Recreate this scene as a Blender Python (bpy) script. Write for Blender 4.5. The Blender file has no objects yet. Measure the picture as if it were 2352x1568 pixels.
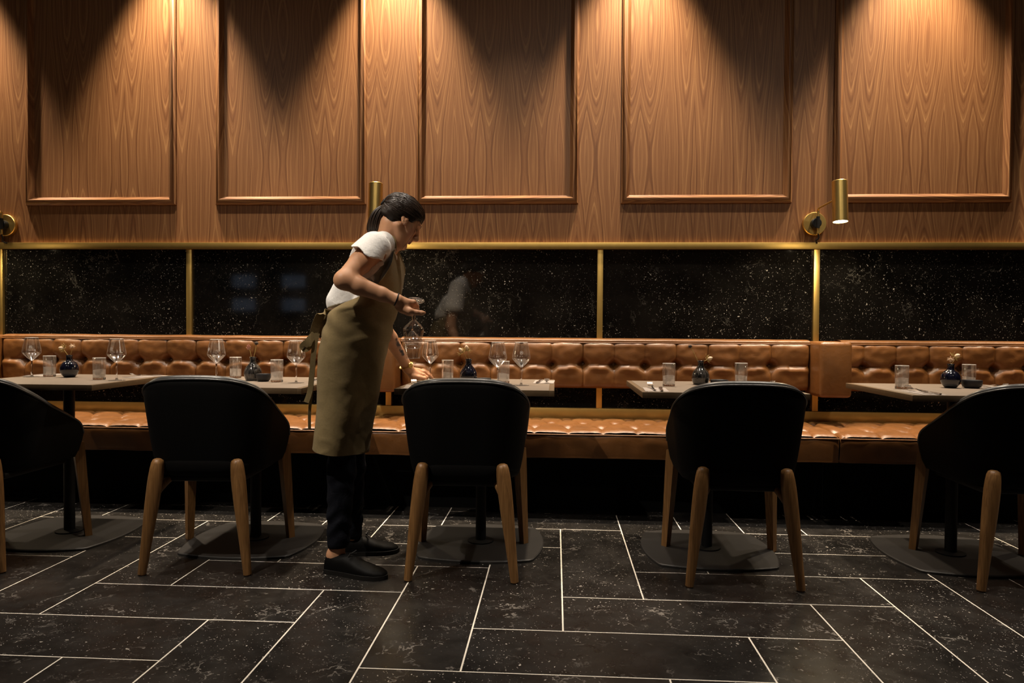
import bpy, bmesh, math, random
import numpy as np
from mathutils import Vector, Matrix, Euler, noise as mnoise

random.seed(7)
rng = np.random.default_rng(7)
S = bpy.context.scene
COL = S.collection
PI = math.pi

# ------------------------------------------------------------------ camera
F, YAW, PIT, ROL, H = 1639.4, .0605, -.0172, .0072, .9911
cy, sy, cp, sp, cr, sr = math.cos(YAW), math.sin(YAW), math.cos(PIT), math.sin(PIT), math.cos(ROL), math.sin(ROL)
FW = np.array([-sy*cp, cy*cp, sp]); RT0 = np.array([cy, sy, 0.]); UP0 = np.cross(RT0, FW)
RT = cr*RT0+sr*UP0; UP = -sr*RT0+cr*UP0
cam = bpy.data.cameras.new('camera'); camo = bpy.data.objects.new('camera', cam); COL.objects.link(camo)
cam.sensor_width = 36; cam.lens = F*36/2352; cam.clip_start = .05
camo.matrix_world = Matrix(((RT[0], UP[0], -FW[0], 0), (RT[1], UP[1], -FW[1], 0), (RT[2], UP[2], -FW[2], H), (0, 0, 0, 1)))
S.camera = camo
def ray(x, y): return FW+(x-1176)/F*RT-(y-784)/F*UP
def on_y(x, y, Y):                      # measured spot of the photo at a known distance
    d = ray(x, y); return np.array([0, 0, H])+d*Y/d[1]
def on_z(x, y, Z):                      # measured spot on a horizontal surface of known height
    d = ray(x, y); return np.array([0, 0, H])+d*(Z-H)/d[2]

# ------------------------------------------------------------------ world, lights, exposure
S.view_settings.view_transform = 'Standard'; S.view_settings.look = 'None'
S.view_settings.gamma = 1; S.view_settings.use_curve_mapping = False
S.view_settings.exposure = 0.0
w = bpy.data.worlds.new('world'); S.world = w; w.use_nodes = True
w.node_tree.nodes['Background'].inputs[0].default_value = (1, .8, .6, 1)
w.node_tree.nodes['Background'].inputs[1].default_value = .004
WALL = 4.25                             # face of the panelled wall
CEIL = 3.62
def spot(name, loc, target, watt, half, blend, col, r):
    l = bpy.data.lights.new(name, 'SPOT'); l.energy = watt; l.spot_size = 2*math.radians(half); l.spot_blend = blend
    l.color = col; l.shadow_soft_size = r
    o = bpy.data.objects.new(name, l); COL.objects.link(o); o.location = loc
    o.rotation_euler = (Vector(target)-Vector(loc)).to_track_quat('-Z', 'Y').to_euler()
    return o
WARM = (1, .80, .58); NEUT = (1, .88, .74)
# recessed wall washers close to the panelling
for x in (-3.73, -2.34, -.97, .47, 2.05, 3.5):
    spot('wall_washer', (x, WALL-.24, CEIL-.04), (x, WALL-.10, 0), 480, 30.5, .72, WARM, .04)
# ceiling downlights above the aisle and the tables
for x in (-3.95, -2.4, -.25, 1.5, 3.3):
    spot('aisle_downlight', (x, 2.55, CEIL-.04), (x, 2.5, 0), 150 if x < -1.5 or x > 1 else 60, 38, .6, NEUT, .028)
spot('aisle_downlight', (-1.95, 1.15, CEIL-.04), (-.95, 2.85, .95), 270, 19, .6, NEUT, .028)
for x in (-2.35, -1.35, -.35, .7, 1.75):
    spot('table_downlight', (x+.12, 3.5, CEIL-.04), (x+.12, 3.58, 0), 112, 38, .8, NEUT, .03)

# unseen spots added to brighten the wall lamps and brass, one boosted as fill
for x in (-2.9, -1.3, .4, 2.2):
    spot('brass_fill_spot', (x, .25, CEIL-.12), (x, WALL, 1.75), 46 if x == .4 else 28, 27, .8, NEUT, .03)
# unseen lights added behind the camera to give brass and marble something to reflect
for x in (-4.2, -1.6, 1.0, 3.6):
    spot('room_fill_light', (x, -1.9, CEIL-.04), (x, -2.6, 0), 60, 50, .7, WARM, .05)

# ------------------------------------------------------------------ tags and meshes
def tag(o, label=None, cat=None, group=None, kind=None):
    if label: o['label'] = label
    if cat: o['category'] = cat
    if group: o['group'] = group
    if kind: o['kind'] = kind
    return o
def thing(name, label, cat, loc=(0, 0, 0), rz=0, group=None):
    o = bpy.data.objects.new(name, None); COL.objects.link(o); o.empty_display_size = .05
    o.location = loc; o.rotation_euler = (0, 0, rz)
    return tag(o, label, cat, group)
def mesh(name, geo, mat, parent=None, smooth=35, loc=None):
    V, Fc = geo
    me = bpy.data.meshes.new(name); me.from_pydata([tuple(map(float, v)) for v in V], [], [tuple(map(int, f)) for f in Fc]); me.update()
    if smooth:
        me.shade_smooth()
        if smooth < 180: me.set_sharp_from_angle(angle=math.radians(smooth))
    if isinstance(mat, (list, tuple)):
        for m in mat: me.materials.append(m)
    elif mat: me.materials.append(mat)
    o = bpy.data.objects.new(name, me); COL.objects.link(o)
    if parent: o.parent = parent
    if loc is not None: o.location = loc
    return o
def fix_normals(o):
    bm = bmesh.new(); bm.from_mesh(o.data); bmesh.ops.recalc_face_normals(bm, faces=bm.faces); bm.to_mesh(o.data); bm.free(); return o
def struct(name, geo, mat, smooth=35):
    return tag(mesh(name, geo, mat, None, smooth), kind='structure')
def copy_tree(o, parent=None):
    c = o.copy(); COL.objects.link(c)
    if parent: c.parent = parent
    for ch in list(o.children): copy_tree(ch, c)
    return c
def join(*gs):
    V, Fc = [], []
    for g in gs:
        n = len(V); V += list(g[0]); Fc += [tuple(i+n for i in f) for f in g[1]]
    return V, Fc
def xf(g, M):
    return [tuple(M @ Vector(v)) for v in g[0]], g[1]
def at(g, x, y, z): return [(v[0]+x, v[1]+y, v[2]+z) for v in g[0]], g[1]
def grid(P, closed_u=False):            # P: rows x cols x 3
    r, c = len(P), len(P[0]); V = [tuple(p) for row in P for p in row]; Fc = []
    for i in range(r-1):
        for j in range(c if closed_u else c-1):
            k = (j+1) % c
            Fc.append((i*c+j, i*c+k, (i+1)*c+k, (i+1)*c+j))
    return V, Fc
def box(x0, x1, y0, y1, z0, z1, b=0, seg=2):
    if b <= 0:
        V = [(x, y, z) for z in (z0, z1) for y in (y0, y1) for x in (x0, x1)]
        return V, [(0, 2, 3, 1), (4, 5, 7, 6), (0, 1, 5, 4), (2, 6, 7, 3), (0, 4, 6, 2), (1, 3, 7, 5)]
    bm = bmesh.new(); bmesh.ops.create_cube(bm, size=1)
    for v in bm.verts: v.co = Vector(((x0+x1)/2+v.co.x*(x1-x0), (y0+y1)/2+v.co.y*(y1-y0), (z0+z1)/2+v.co.z*(z1-z0)))
    bmesh.ops.bevel(bm, geom=bm.edges[:], offset=b, segments=seg, profile=.5, affect='EDGES')
    g = bm_geo(bm); bm.free(); return g
def bm_geo(bm):
    bm.verts.index_update(); return [tuple(v.co) for v in bm.verts], [tuple(v.index for v in f.verts) for f in bm.faces]
def lathe(prof, n=40, cap0=True, cap1=True):
    V, Fc = [], []
    for r, z in prof: V += [(r*math.cos(2*PI*k/n), r*math.sin(2*PI*k/n), z) for k in range(n)]
    for i in range(len(prof)-1):
        for k in range(n):
            l = (k+1) % n; Fc.append((i*n+k, i*n+l, (i+1)*n+l, (i+1)*n+k))
    if cap0 and prof[0][0] > 1e-6: Fc.append(tuple(range(n-1, -1, -1)))
    if cap1 and prof[-1][0] > 1e-6: Fc.append(tuple((len(prof)-1)*n+k for k in range(n)))
    return V, Fc
def smooth_path(pts, m=6):
    pts = [np.array(p, float) for p in pts]; out = []
    for i in range(len(pts)-1):
        p0 = pts[max(i-1, 0)]; p1 = pts[i]; p2 = pts[i+1]; p3 = pts[min(i+2, len(pts)-1)]
        for k in range(m):
            t = k/m; out.append(.5*((2*p1)+(-p0+p2)*t+(2*p0-5*p1+4*p2-p3)*t*t+(-p0+3*p1-3*p2+p3)*t**3))
    out.append(pts[-1]); return out
def tube(pts, rad, n=8, cap=True):
    pts = [np.array(p, float) for p in pts]; m = len(pts)
    if not hasattr(rad, '__len__'): rad = [rad]*m
    T = [pts[min(i+1, m-1)]-pts[max(i-1, 0)] for i in range(m)]; T = [t/(np.linalg.norm(t)+1e-12) for t in T]
    a = np.array([0, 0, 1.]) if abs(T[0][2]) < .9 else np.array([1., 0, 0])
    u = np.cross(T[0], a); u /= np.linalg.norm(u); V, Fc = [], []
    for i in range(m):
        u = u-T[i]*u.dot(T[i]); u /= np.linalg.norm(u)+1e-12; v = np.cross(T[i], u)
        r = rad[i]
        for k in range(n):
            c = 2*PI*k/n; V.append(tuple(pts[i]+r*(math.cos(c)*u+math.sin(c)*v)))
    for i in range(m-1):
        for k in range(n):
            l = (k+1) % n; Fc.append((i*n+k, i*n+l, (i+1)*n+l, (i+1)*n+k))
    if cap: Fc.append(tuple(range(n-1, -1, -1))); Fc.append(tuple((m-1)*n+k for k in range(n)))
    return V, Fc
def ribbon(pts, width, wdir, th=.0015):   # flat strip of cloth along pts
    pts = [np.array(p, float) for p in pts]; m = len(pts); V, Fc = [], []
    if not isinstance(wdir, list): wdir = [wdir]*m
    for i in range(m):
        t = pts[min(i+1, m-1)]-pts[max(i-1, 0)]; t /= np.linalg.norm(t)+1e-9
        d = np.array(wdir[i], float); d -= t*d.dot(t); d /= np.linalg.norm(d)+1e-9; nn = np.cross(t, d)
        wv = width[i] if hasattr(width, '__len__') else width
        for s, q in ((-1, -1), (1, -1), (1, 1), (-1, 1)): V.append(tuple(pts[i]+d*s*wv/2+nn*q*th/2))
    for i in range(m-1):
        for k in range(4):
            l = (k+1) % 4; Fc.append((i*4+k, i*4+l, (i+1)*4+l, (i+1)*4+k))
    Fc.append((3, 2, 1, 0)); Fc.append(tuple((m-1)*4+k for k in range(4))); return V, Fc
def ball(c, r, n=10, m=7):
    prof = [(max(1e-5, math.sin(PI*i/m)), -math.cos(PI*i/m)) for i in range(m+1)]
    V, Fc = lathe(prof, n, False, False)
    r = r if hasattr(r, '__len__') else (r, r, r)
    return [(c[0]+v[0]*r[0], c[1]+v[1]*r[1], c[2]+v[2]*r[2]) for v in V], Fc

# ------------------------------------------------------------------ materials
class NT:
    def __init__(s, name):
        s.m = bpy.data.materials.new(name); s.m.use_nodes = True; s.t = s.m.node_tree; s.n = s.t.nodes
        s.b = s.n['Principled BSDF']; s.out = s.n['Material Output']
    def add(s, typ, ins=None, **kw):
        x = s.n.new(typ)
        for k, v in kw.items(): setattr(x, k, v)
        for k, v in (ins or {}).items(): s.set(x, k, v)
        return x
    def set(s, x, k, v):
        i = x.inputs[k]
        if isinstance(v, bpy.types.NodeSocket): s.t.links.new(v, i)
        elif isinstance(v, bpy.types.Node): s.t.links.new(v.outputs[0], i)
        else: i.default_value = v
    def P(s, **kw):
        for k, v in kw.items(): s.set(s.b, k.replace('_', ' '), v)
    def math(s, op, a, b=None, c=None, clamp=False):
        x = s.add('ShaderNodeMath', operation=op, use_clamp=clamp)
        for i, v in enumerate((a, b, c)):
            if v is not None: s.set(x, i, v)
        return x.outputs[0]
    def noise(s, vec, scale, detail=3, rough=.5, dist=0, out='Fac'):
        return s.add('ShaderNodeTexNoise', {'Vector': vec, 'Scale': scale, 'Detail': detail, 'Roughness': rough, 'Distortion': dist}).outputs[out]
    def ramp(s, fac, stops, interp='LINEAR'):
        x = s.add('ShaderNodeValToRGB', {'Fac': fac}); x.color_ramp.interpolation = interp; e = x.color_ramp.elements
        while len(e) < len(stops): e.new(.5)
        for i, (p, c) in enumerate(stops):
            e[i].position = p; e[i].color = (*c, 1) if hasattr(c, '__len__') else (c, c, c, 1)
        return x.outputs[0]
    def mix(s, fac, a, b, mode='MIX'):
        x = s.add('ShaderNodeMix', data_type='RGBA', blend_type=mode)
        s.set(x, 0, fac)
        for k, v in ((6, a), (7, b)): s.set(x, k, v if not isinstance(v, tuple) else ((*v, 1) if len(v) == 3 else v))
        return x.outputs[2]
    def coord(s, out='Object'): return s.add('ShaderNodeTexCoord').outputs[out]
    def vmath(s, op, a, b=None):
        x = s.add('ShaderNodeVectorMath', operation=op); s.set(x, 0, a)
        if b is not None: s.set(x, 1, b)
        return x.outputs[0]
    def xyz(s, v):
        x = s.add('ShaderNodeSeparateXYZ', {0: v}); return x.outputs
    def comb(s, x, y, z):
        n = s.add('ShaderNodeCombineXYZ')
        for i, v in enumerate((x, y, z)): s.set(n, i, v)
        return n.outputs[0]
    def bump(s, h, strength=.3, dist=.002):
        s.set(s.b, 'Normal', s.add('ShaderNodeBump', {'Height': h, 'Strength': strength, 'Distance': dist}).outputs[0])

def simple(name, col, rough=.5, metal=0, spec=.5, var=0, scale=40, bump=0, bscale=200):
    t = NT(name); t.P(Roughness=rough, Metallic=metal, **{'Specular_IOR_Level': spec})
    co = t.coord()
    if var:
        n = t.noise(co, scale, 4)
        t.P(Base_Color=t.mix(n, tuple(c*(1-var) for c in col), tuple(min(1, c*(1+var)) for c in col)))
    else: t.P(Base_Color=(*col, 1))
    if bump: t.bump(t.noise(co, bscale, 3), bump, .001)
    return t.m

def walnut(name, horizontal=False, dark=1.0):
    t = NT(name); co = t.coord(); x, y, z = t.xyz(co)
    if horizontal: x, z = z, x
    wob = t.noise(t.comb(t.math('MULTIPLY', x, 3), 0, t.math('MULTIPLY', z, 1.6)), 1.0, 3)
    xw = t.math('ADD', x, t.math('MULTIPLY', t.math('SUBTRACT', wob, .5), .035))
    pp = t.math('PINGPONG', t.math('ADD', xw, 10.03), .157)
    d = t.math('DIVIDE', t.math('SUBTRACT', pp, .105), .034)
    f = t.math('MULTIPLY', t.math('POWER', t.math('ABSOLUTE', d), 1.5), 1.5)
    per = t.math('FLOOR', t.math('DIVIDE', t.math('ADD', x, 10.03), .628))
    gz = t.math('COSINE', t.math('MULTIPLY', t.math('SUBTRACT', z, 1.93), 2*PI/1.9))
    g = t.math('ADD', t.math('MULTIPLY', gz, .42), t.noise(t.comb(t.math('MULTIPLY', per, .7), 0, t.math('MULTIPLY', z, 1.3)), 1.0, 1.5))
    g2 = t.noise(t.comb(t.math('MULTIPLY', x, 14), 0, t.math('MULTIPLY', z, 5)), 1.0, 3)
    ring = t.math('ADD', t.math('ADD', f, t.math('MULTIPLY', g, 7)), t.math('MULTIPLY', g2, .55))
    band = t.noise(t.comb(t.math('MULTIPLY', ring, 1.45), 0, 0), 1.0, 2.5, .6)
    fib = t.noise(t.comb(t.math('MULTIPLY', x, 260), 0, t.math('MULTIPLY', z, 3.5)), 1.0, 3, .6)
    cloud = t.noise(t.comb(t.math('MULTIPLY', x, 2.2), 3, t.math('MULTIPLY', z, .9)), 1.0, 2)
    v = t.math('ADD', t.math('MULTIPLY', band, .72), t.math('MULTIPLY', fib, .28))
    k = dark
    c = t.ramp(v, [(.34, (.050*k, .018*k, .0065*k)), (.45, (.15*k, .064*k, .026*k)), (.55, (.238*k, .118*k, .049*k)), (.68, (.42*k, .232*k, .095*k))])
    c = t.mix(t.math('MULTIPLY', cloud, .35), c, (.30*k, .13*k, .05*k))
    t.P(Base_Color=c, Roughness=.42, Specular_IOR_Level=.35)
    t.bump(fib, .08, .0006)
    return t.m

def marble(name, base, speck, rough, attr=None, scale=1.0, veins=1.0):
    t = NT(name); co = t.coord()
    if attr:
        a = t.add('ShaderNodeAttribute', attribute_name=attr).outputs['Vector']
        co = t.vmath('ADD', co, t.vmath('MULTIPLY', a, (13, 17, 11)))
    warp = t.vmath('ADD', co, t.vmath('MULTIPLY', t.vmath('SUBTRACT', t.noise(co, 9*scale, 2, out='Color'), (.5, .5, .5)), (.07, .07, .07)))
    warp = t.vmath('ADD', warp, t.vmath('MULTIPLY', t.vmath('SUBTRACT', t.noise(co, 75*scale, 2, out='Color'), (.5, .5, .5)), (.022, .022, .022)))
    def specks(sc, thr, pw):
        v = t.add('ShaderNodeTexVoronoi', {'Vector': warp, 'Scale': sc*scale})
        rnd = t.xyz(v.outputs['Color'])[0]
        rr = t.math('MULTIPLY', t.math('POWER', rnd, pw), thr)
        return t.math('MULTIPLY', t.math('SUBTRACT', rr, v.outputs['Distance']), 14, clamp=True)
    dens = t.ramp(t.noise(co, 2.3*scale, 3), [(.38, .05), (.62, 1.)])
    s1 = t.math('MULTIPLY', specks(80, .34, 8), dens)
    s2 = t.math('MULTIPLY', specks(190, .42, 6), t.math('MULTIPLY', dens, .8))
    nv = t.noise(warp, 3.2*scale, 5, .6)
    v1 = t.math('SUBTRACT', 1, t.math('MULTIPLY', t.math('ABSOLUTE', t.math('SUBTRACT', nv, .5)), 130), clamp=True)
    m1 = t.ramp(t.noise(co, 6*scale, 3), [(.52, 0.), (.66, 1.)])
    nv2 = t.noise(t.vmath('ADD', warp, (4, 7, 2)), 8*scale, 4, .55)
    v2 = t.math('SUBTRACT', 1, t.math('MULTIPLY', t.math('ABSOLUTE', t.math('SUBTRACT', nv2, .5)), 90), clamp=True)
    m2 = t.ramp(t.noise(co, 11*scale, 2), [(.56, 0.), (.70, .55)])
    vein = t.math('MULTIPLY', t.math('ADD', t.math('MULTIPLY', v1, m1), t.math('MULTIPLY', v2, m2)), veins)
    fac = t.math('MAXIMUM', t.math('MAXIMUM', s1, s2), vein, clamp=True)
    cl = t.noise(co, 5*scale, 5, .65)
    b = t.mix(t.ramp(cl, [(.3, 0.), (.75, 1.)]), tuple(c*.45 for c in base), tuple(c*1.9 for c in base))
    t.P(Base_Color=t.mix(fac, b, speck), Specular_IOR_Level=.5)
    rn = t.ramp(t.noise(co, 14*scale, 4), [(.3, rough*.8), (.7, rough*1.25)])
    t.P(Roughness=rn)
    return t.m

def leather(name, col):
    t = NT(name); co = t.coord()
    n = t.noise(co, 7, 4, .6); n2 = t.noise(co, 45, 3)
    c = t.mix(t.ramp(n, [(.3, 0.), (.7, 1.)]), tuple(v*.78 for v in col), tuple(v*1.12 for v in col))
    t.P(Base_Color=c, Roughness=t.ramp(n2, [(.3, .34), (.7, .46)]), Specular_IOR_Level=.55)
    v = t.add('ShaderNodeTexVoronoi', {'Vector': co, 'Scale': 420}).outputs['Distance']
    wr = t.noise(co, 22, 3, .55, 1.2)
    t.bump(t.math('ADD', t.math('MULTIPLY', v, .25), t.math('MULTIPLY', wr, 1.4)), .22, .003)
    return t.m

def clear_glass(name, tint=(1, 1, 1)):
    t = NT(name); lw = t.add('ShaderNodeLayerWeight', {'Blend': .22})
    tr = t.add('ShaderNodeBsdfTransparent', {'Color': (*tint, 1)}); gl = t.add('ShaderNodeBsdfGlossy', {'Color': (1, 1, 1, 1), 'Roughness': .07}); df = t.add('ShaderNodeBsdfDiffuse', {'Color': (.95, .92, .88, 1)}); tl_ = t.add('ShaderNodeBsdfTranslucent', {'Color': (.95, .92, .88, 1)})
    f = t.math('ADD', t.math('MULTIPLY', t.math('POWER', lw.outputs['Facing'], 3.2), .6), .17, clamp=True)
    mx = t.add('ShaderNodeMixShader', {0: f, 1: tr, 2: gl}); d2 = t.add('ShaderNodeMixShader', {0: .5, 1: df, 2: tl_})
    f2 = t.math('ADD', t.math('MULTIPLY', t.math('POWER', lw.outputs['Facing'], 5), .7), .002)  # white painted into grazing edges, imitating bright refraction along the outline
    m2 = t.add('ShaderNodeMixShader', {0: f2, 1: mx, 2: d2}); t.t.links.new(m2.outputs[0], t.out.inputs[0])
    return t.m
def veil(name, col, alpha, rough=.6):
    t = NT(name); t.P(Base_Color=(*col, 1), Roughness=rough, Alpha=alpha); return t.m
def emit(name, col, s):
    t = NT(name); t.P(Base_Color=(0, 0, 0, 1), Emission_Color=(*col, 1), Emission_Strength=s); return t.m
def cloth(name, col, weave=900, rough=.85, wr=.35, sheen=.2):
    t = NT(name); co = t.coord()
    n = t.noise(co, 160, 3); c = t.mix(n, tuple(v*.82 for v in col), tuple(min(1, v*1.15) for v in col))
    t.P(Base_Color=c, Roughness=rough, Sheen_Weight=sheen, Specular_IOR_Level=.2)
    w1 = t.noise(co, 16, 4, .6, .8); w2 = t.noise(co, weave, 1)
    t.bump(t.math('ADD', t.math('MULTIPLY', w1, 3), t.math('MULTIPLY', w2, .12)), wr, .006)
    return t.m

M_wood = walnut('walnut_veneer'); M_woodh = walnut('walnut_moulding', True, .92); M_woodv = walnut('walnut_upright_moulding', False, .92)
M_marble = marble('black_marble_polished', (.005, .0045, .004), (.48, .45, .40), .05, veins=.12)
M_tile = marble('black_marble_honed', (.014, .0125, .0112), (.62, .56, .50), .30, 'tile', .9, .40)
M_grout = simple('pale_grout', (.88, .81, .70), .8, var=.1, scale=30)
M_leather = leather('tan_leather', (.166, .066, .017))
M_brass = simple('brushed_brass', (.62, .42, .13), .42, 1, var=.12, scale=25)
M_brassl = simple('polished_brass', (.74, .52, .17), .38, 1, var=.1, scale=30)
M_black = simple('black_fabric', (.0035, .0033, .0032), .75, spec=.12, bump=.1, bscale=600)
M_edge = simple('black_leather_piping', (.055, .053, .051), .32, spec=.6)
M_blackm = simple('black_powder_coat', (.006, .006, .006), .55, spec=.3)
M_basep = simple('dark_grey_metal', (.022, .020, .0185), .55, spec=.35, var=.15, scale=30)
M_plinth = simple('black_plinth', (.002, .002, .002), .7, spec=.1)
def oak():
    t = NT('oak_leg'); co = t.coord(); x, y, z = t.xyz(co)
    n = t.noise(t.comb(t.math('MULTIPLY', x, 190), t.math('MULTIPLY', y, 190), t.math('MULTIPLY', z, 5)), 1.0, 3)
    t.P(Base_Color=t.ramp(n, [(.3, (.165, .076, .023)), (.7, (.32, .162, .054))]), Roughness=.45); t.bump(n, .1, .0005); return t.m
M_oak = oak()
M_top = simple('taupe_laminate', (.150, .117, .089), .5, spec=.4, var=.1, scale=60)
M_topedge = simple('table_edge_band', (.105, .066, .033), .45, var=.2, scale=50)
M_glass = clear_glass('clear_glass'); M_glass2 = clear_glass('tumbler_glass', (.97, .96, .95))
M_rim_highlight = veil('glass_rim_highlight', (.9, .87, .82), .5, .15)  # pale veil paints a bright highlight onto the glass rims
M_etch = veil('etched_white', (.85, .83, .8), .75)
M_lower = veil('pale_lower_glass', (.72, .66, .60), .50, .4)  # half-transparent pale band inside the lower tumbler wall
def solid_glass():
    t = NT('thick_glass_base'); t.P(Base_Color=(1, 1, 1, 1), Roughness=.02, Transmission_Weight=1.0, IOR=1.45); return t.m
M_thick = solid_glass()
def vase_glaze(name, a, b):
    t = NT(name); co = t.coord(); x, y, z = t.xyz(co)
    n = t.noise(t.comb(t.math('MULTIPLY', x, 120), t.math('MULTIPLY', y, 120), t.math('MULTIPLY', z, 40)), 1.0, 4)
    t.P(Base_Color=t.ramp(n, [(.42, a), (.75, b)]), Roughness=.13, Specular_IOR_Level=.7, Coat_Weight=.5, Coat_Roughness=.06); return t.m
M_vblue = vase_glaze('midnight_blue_glaze', (.002, .0025, .006), (.008, .009, .024)); M_vgrey = vase_glaze('black_speckled_glaze', (.006, .006, .006), (.07, .062, .055))
M_bowl = simple('black_stoneware', (.013, .012, .0135), .5, spec=.4, bump=.1, bscale=300)
M_steel = simple('stainless_steel', (.72, .70, .67), .18, 1)
M_napkin = simple('grey_paper_napkin', (.25, .215, .195), .8, var=.08, scale=80)
M_pod = simple('dried_pod', (.68, .50, .34), .7, var=.25, scale=90); M_bract = simple('dried_bract', (.36, .26, .075), .7, var=.3, scale=60)
M_dark = simple('dark_dried_head', (.03, .016, .009), .8); M_rose = simple('dusty_pink_petals', (.50, .25, .18), .7, var=.3, scale=120)
M_skin0 = None

# ------------------------------------------------------------------ the setting
XL, XR, YN = -6.2, 6.2, -3.2
X0, Y0, TW = .0334, 3.8385, .30         # floor tile lattice
gap = .0026
V, Fc, TC = [], [], []
def tile(xa, xb, ya, yb):
    n = len(V); c = tuple(rng.random(3))
    b = .0015
    V.extend([(xa+gap, ya+gap, -.0012), (xb-gap, ya+gap, -.0012), (xb-gap, yb-gap, -.0012), (xa+gap, yb-gap, -.0012)])
    V.extend([(xa+gap+b, ya+gap+b, 0), (xb-gap-b, ya+gap+b, 0), (xb-gap-b, yb-gap-b, 0), (xa+gap+b, yb-gap-b, 0)])
    Fc.append((n+4, n+5, n+6, n+7))
    for k in range(4):
        l = (k+1) % 4; Fc.append((n+k, n+l, n+4+l, n+4+k))
    TC.extend([c]*8)
for r in range(-2, 24):
    for k in range(-6, 7):
        s = 4-r+6*k
        for q in range(-6, 7):
            pass
        if abs(s) < 24: tile(X0+TW*s, X0+TW*(s+3), Y0-TW*(r+1), Y0-TW*r)
for c in range(-21, 21):
    for k in range(-2, 6):
        s = 1-c+6*k
        if -3 <= s < 23: tile(X0+TW*c, X0+TW*(c+1), Y0-TW*(s+3), Y0-TW*s)
nt = len(Fc)
g = join((V, Fc), box(XL, XR, YN, WALL+.25, -.12, -.0012))
fl = struct('floor', g, [M_tile, M_grout], 0)
for i, p in enumerate(fl.data.polygons): p.material_index = 0 if i < nt else 1
at_ = fl.data.attributes.new('tile', 'FLOAT_VECTOR', 'POINT')
arr = np.zeros((len(fl.data.vertices), 3), np.float32); arr[:len(TC)] = TC; at_.data.foreach_set('vector', arr.ravel())

M_ceil = simple('dark_ceiling', (.03, .026, .022), .9); M_room = simple('dark_room_wall', (.10, .06, .035), .7)
struct('ceiling', box(XL, XR, YN, WALL+.25, CEIL, CEIL+.1), M_ceil, 0)
struct('wall_left', box(XL-.1, XL, YN, WALL+.25, 0, CEIL), M_room, 0)
struct('wall_right', box(XR, XR+.1, YN, WALL+.25, 0, CEIL), M_room, 0)
struct('wall_front', box(XL, XR, YN-.1, YN, 0, CEIL), M_room, 0)
RT_, RB_ = 1.505, 1.466                 # brass rail top and bottom
struct('wall_back', box(XL, XR, WALL, WALL+.25, RT_-.02, CEIL), M_wood, 0)
struct('wall_back_marble', box(XL, XR, WALL+.008, WALL+.25, 0, RT_-.02), M_marble, 0)
struct('trim_1', box(XL, XR, WALL-.022, WALL+.01, RB_, RT_, .0015), M_brass)
for i, x in enumerate((-3.447, -2.237, -1.0, .2616, 1.509, 2.72, 3.95, -4.66)):
    struct('trim_%d' % (i+2), box(x-.0165, x+.0165, WALL-.012, WALL+.01, .40, RB_, .001), M_brass)
struct('trim_10', box(XL, XR, WALL-.018, WALL+.01, .455, .527, .0015), M_brass)
# mitred mouldings that frame the wood panels
PROF = [(0, 0), (0, .012), (.006, .016), (.010, .024), (.022, .030), (.030, .030), (.036, .022), (.040, .012), (.046, .008), (.050, 0)]   # across, out
def frame(x0, x1, z0, z1):
    V, Fc = [], []; n = len(PROF)
    loop = [(x0, z0, 1, 1), (x1, z0, -1, 1), (x1, z1, -1, -1), (x0, z1, 1, -1)]
    for cx, cz, dx, dz in loop:
        for a, o in PROF: V.append((cx+dx*a, WALL-o, cz+dz*a))
    for k in range(4):
        l = (k+1) % 4
        for i in range(n-1): Fc.append((k*n+i, l*n+i, l*n+i+1, k*n+i+1))
    return V, Fc
for i, (a, b) in enumerate(((-3.277, -2.319), (-2.070, -1.141), (-.834, .128), (.379, 1.361), (1.595, 2.588), (2.83, 3.79), (-4.52, -3.55))):
    fo = struct('trim_%d' % (i+11), frame(a, b, 1.735, 3.36), [M_woodh, M_woodv], 40)
    for p in fo.data.polygons: p.material_index = (p.index//(len(PROF)-1)) % 2
    fix_normals(fo)

# backlit shelf across the room, mirrored in the polished marble
bs = thing('bar_shelf', 'backlit bar shelf across the room, mirrored faintly blue in the marble', 'shelf', (-4.75, YN+.2, 0))
M_cool = emit('cool_backlight', (.55, .72, 1), .4)
mesh('frame', join(box(-.85, .85, -.18, -.14, .7, 2.5, .005), box(-.85, -.78, -.14, .12, .0, 2.5, .005), box(.78, .85, -.14, .12, .0, 2.5, .005), box(-.78, .78, -.14, .12, 0, .7, .005),
     *[box(-.78, .78, -.14, .12, z, z+.04, .004) for z in (1.18, 1.55, 1.95, 2.4)]), M_blackm, bs)
for x in (-.45, .40):
    for z in (1.27, 1.66): mesh('light_panel', box(x-.19, x+.19, -.139, -.125, z, z+.2, .003), M_cool, bs)

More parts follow.
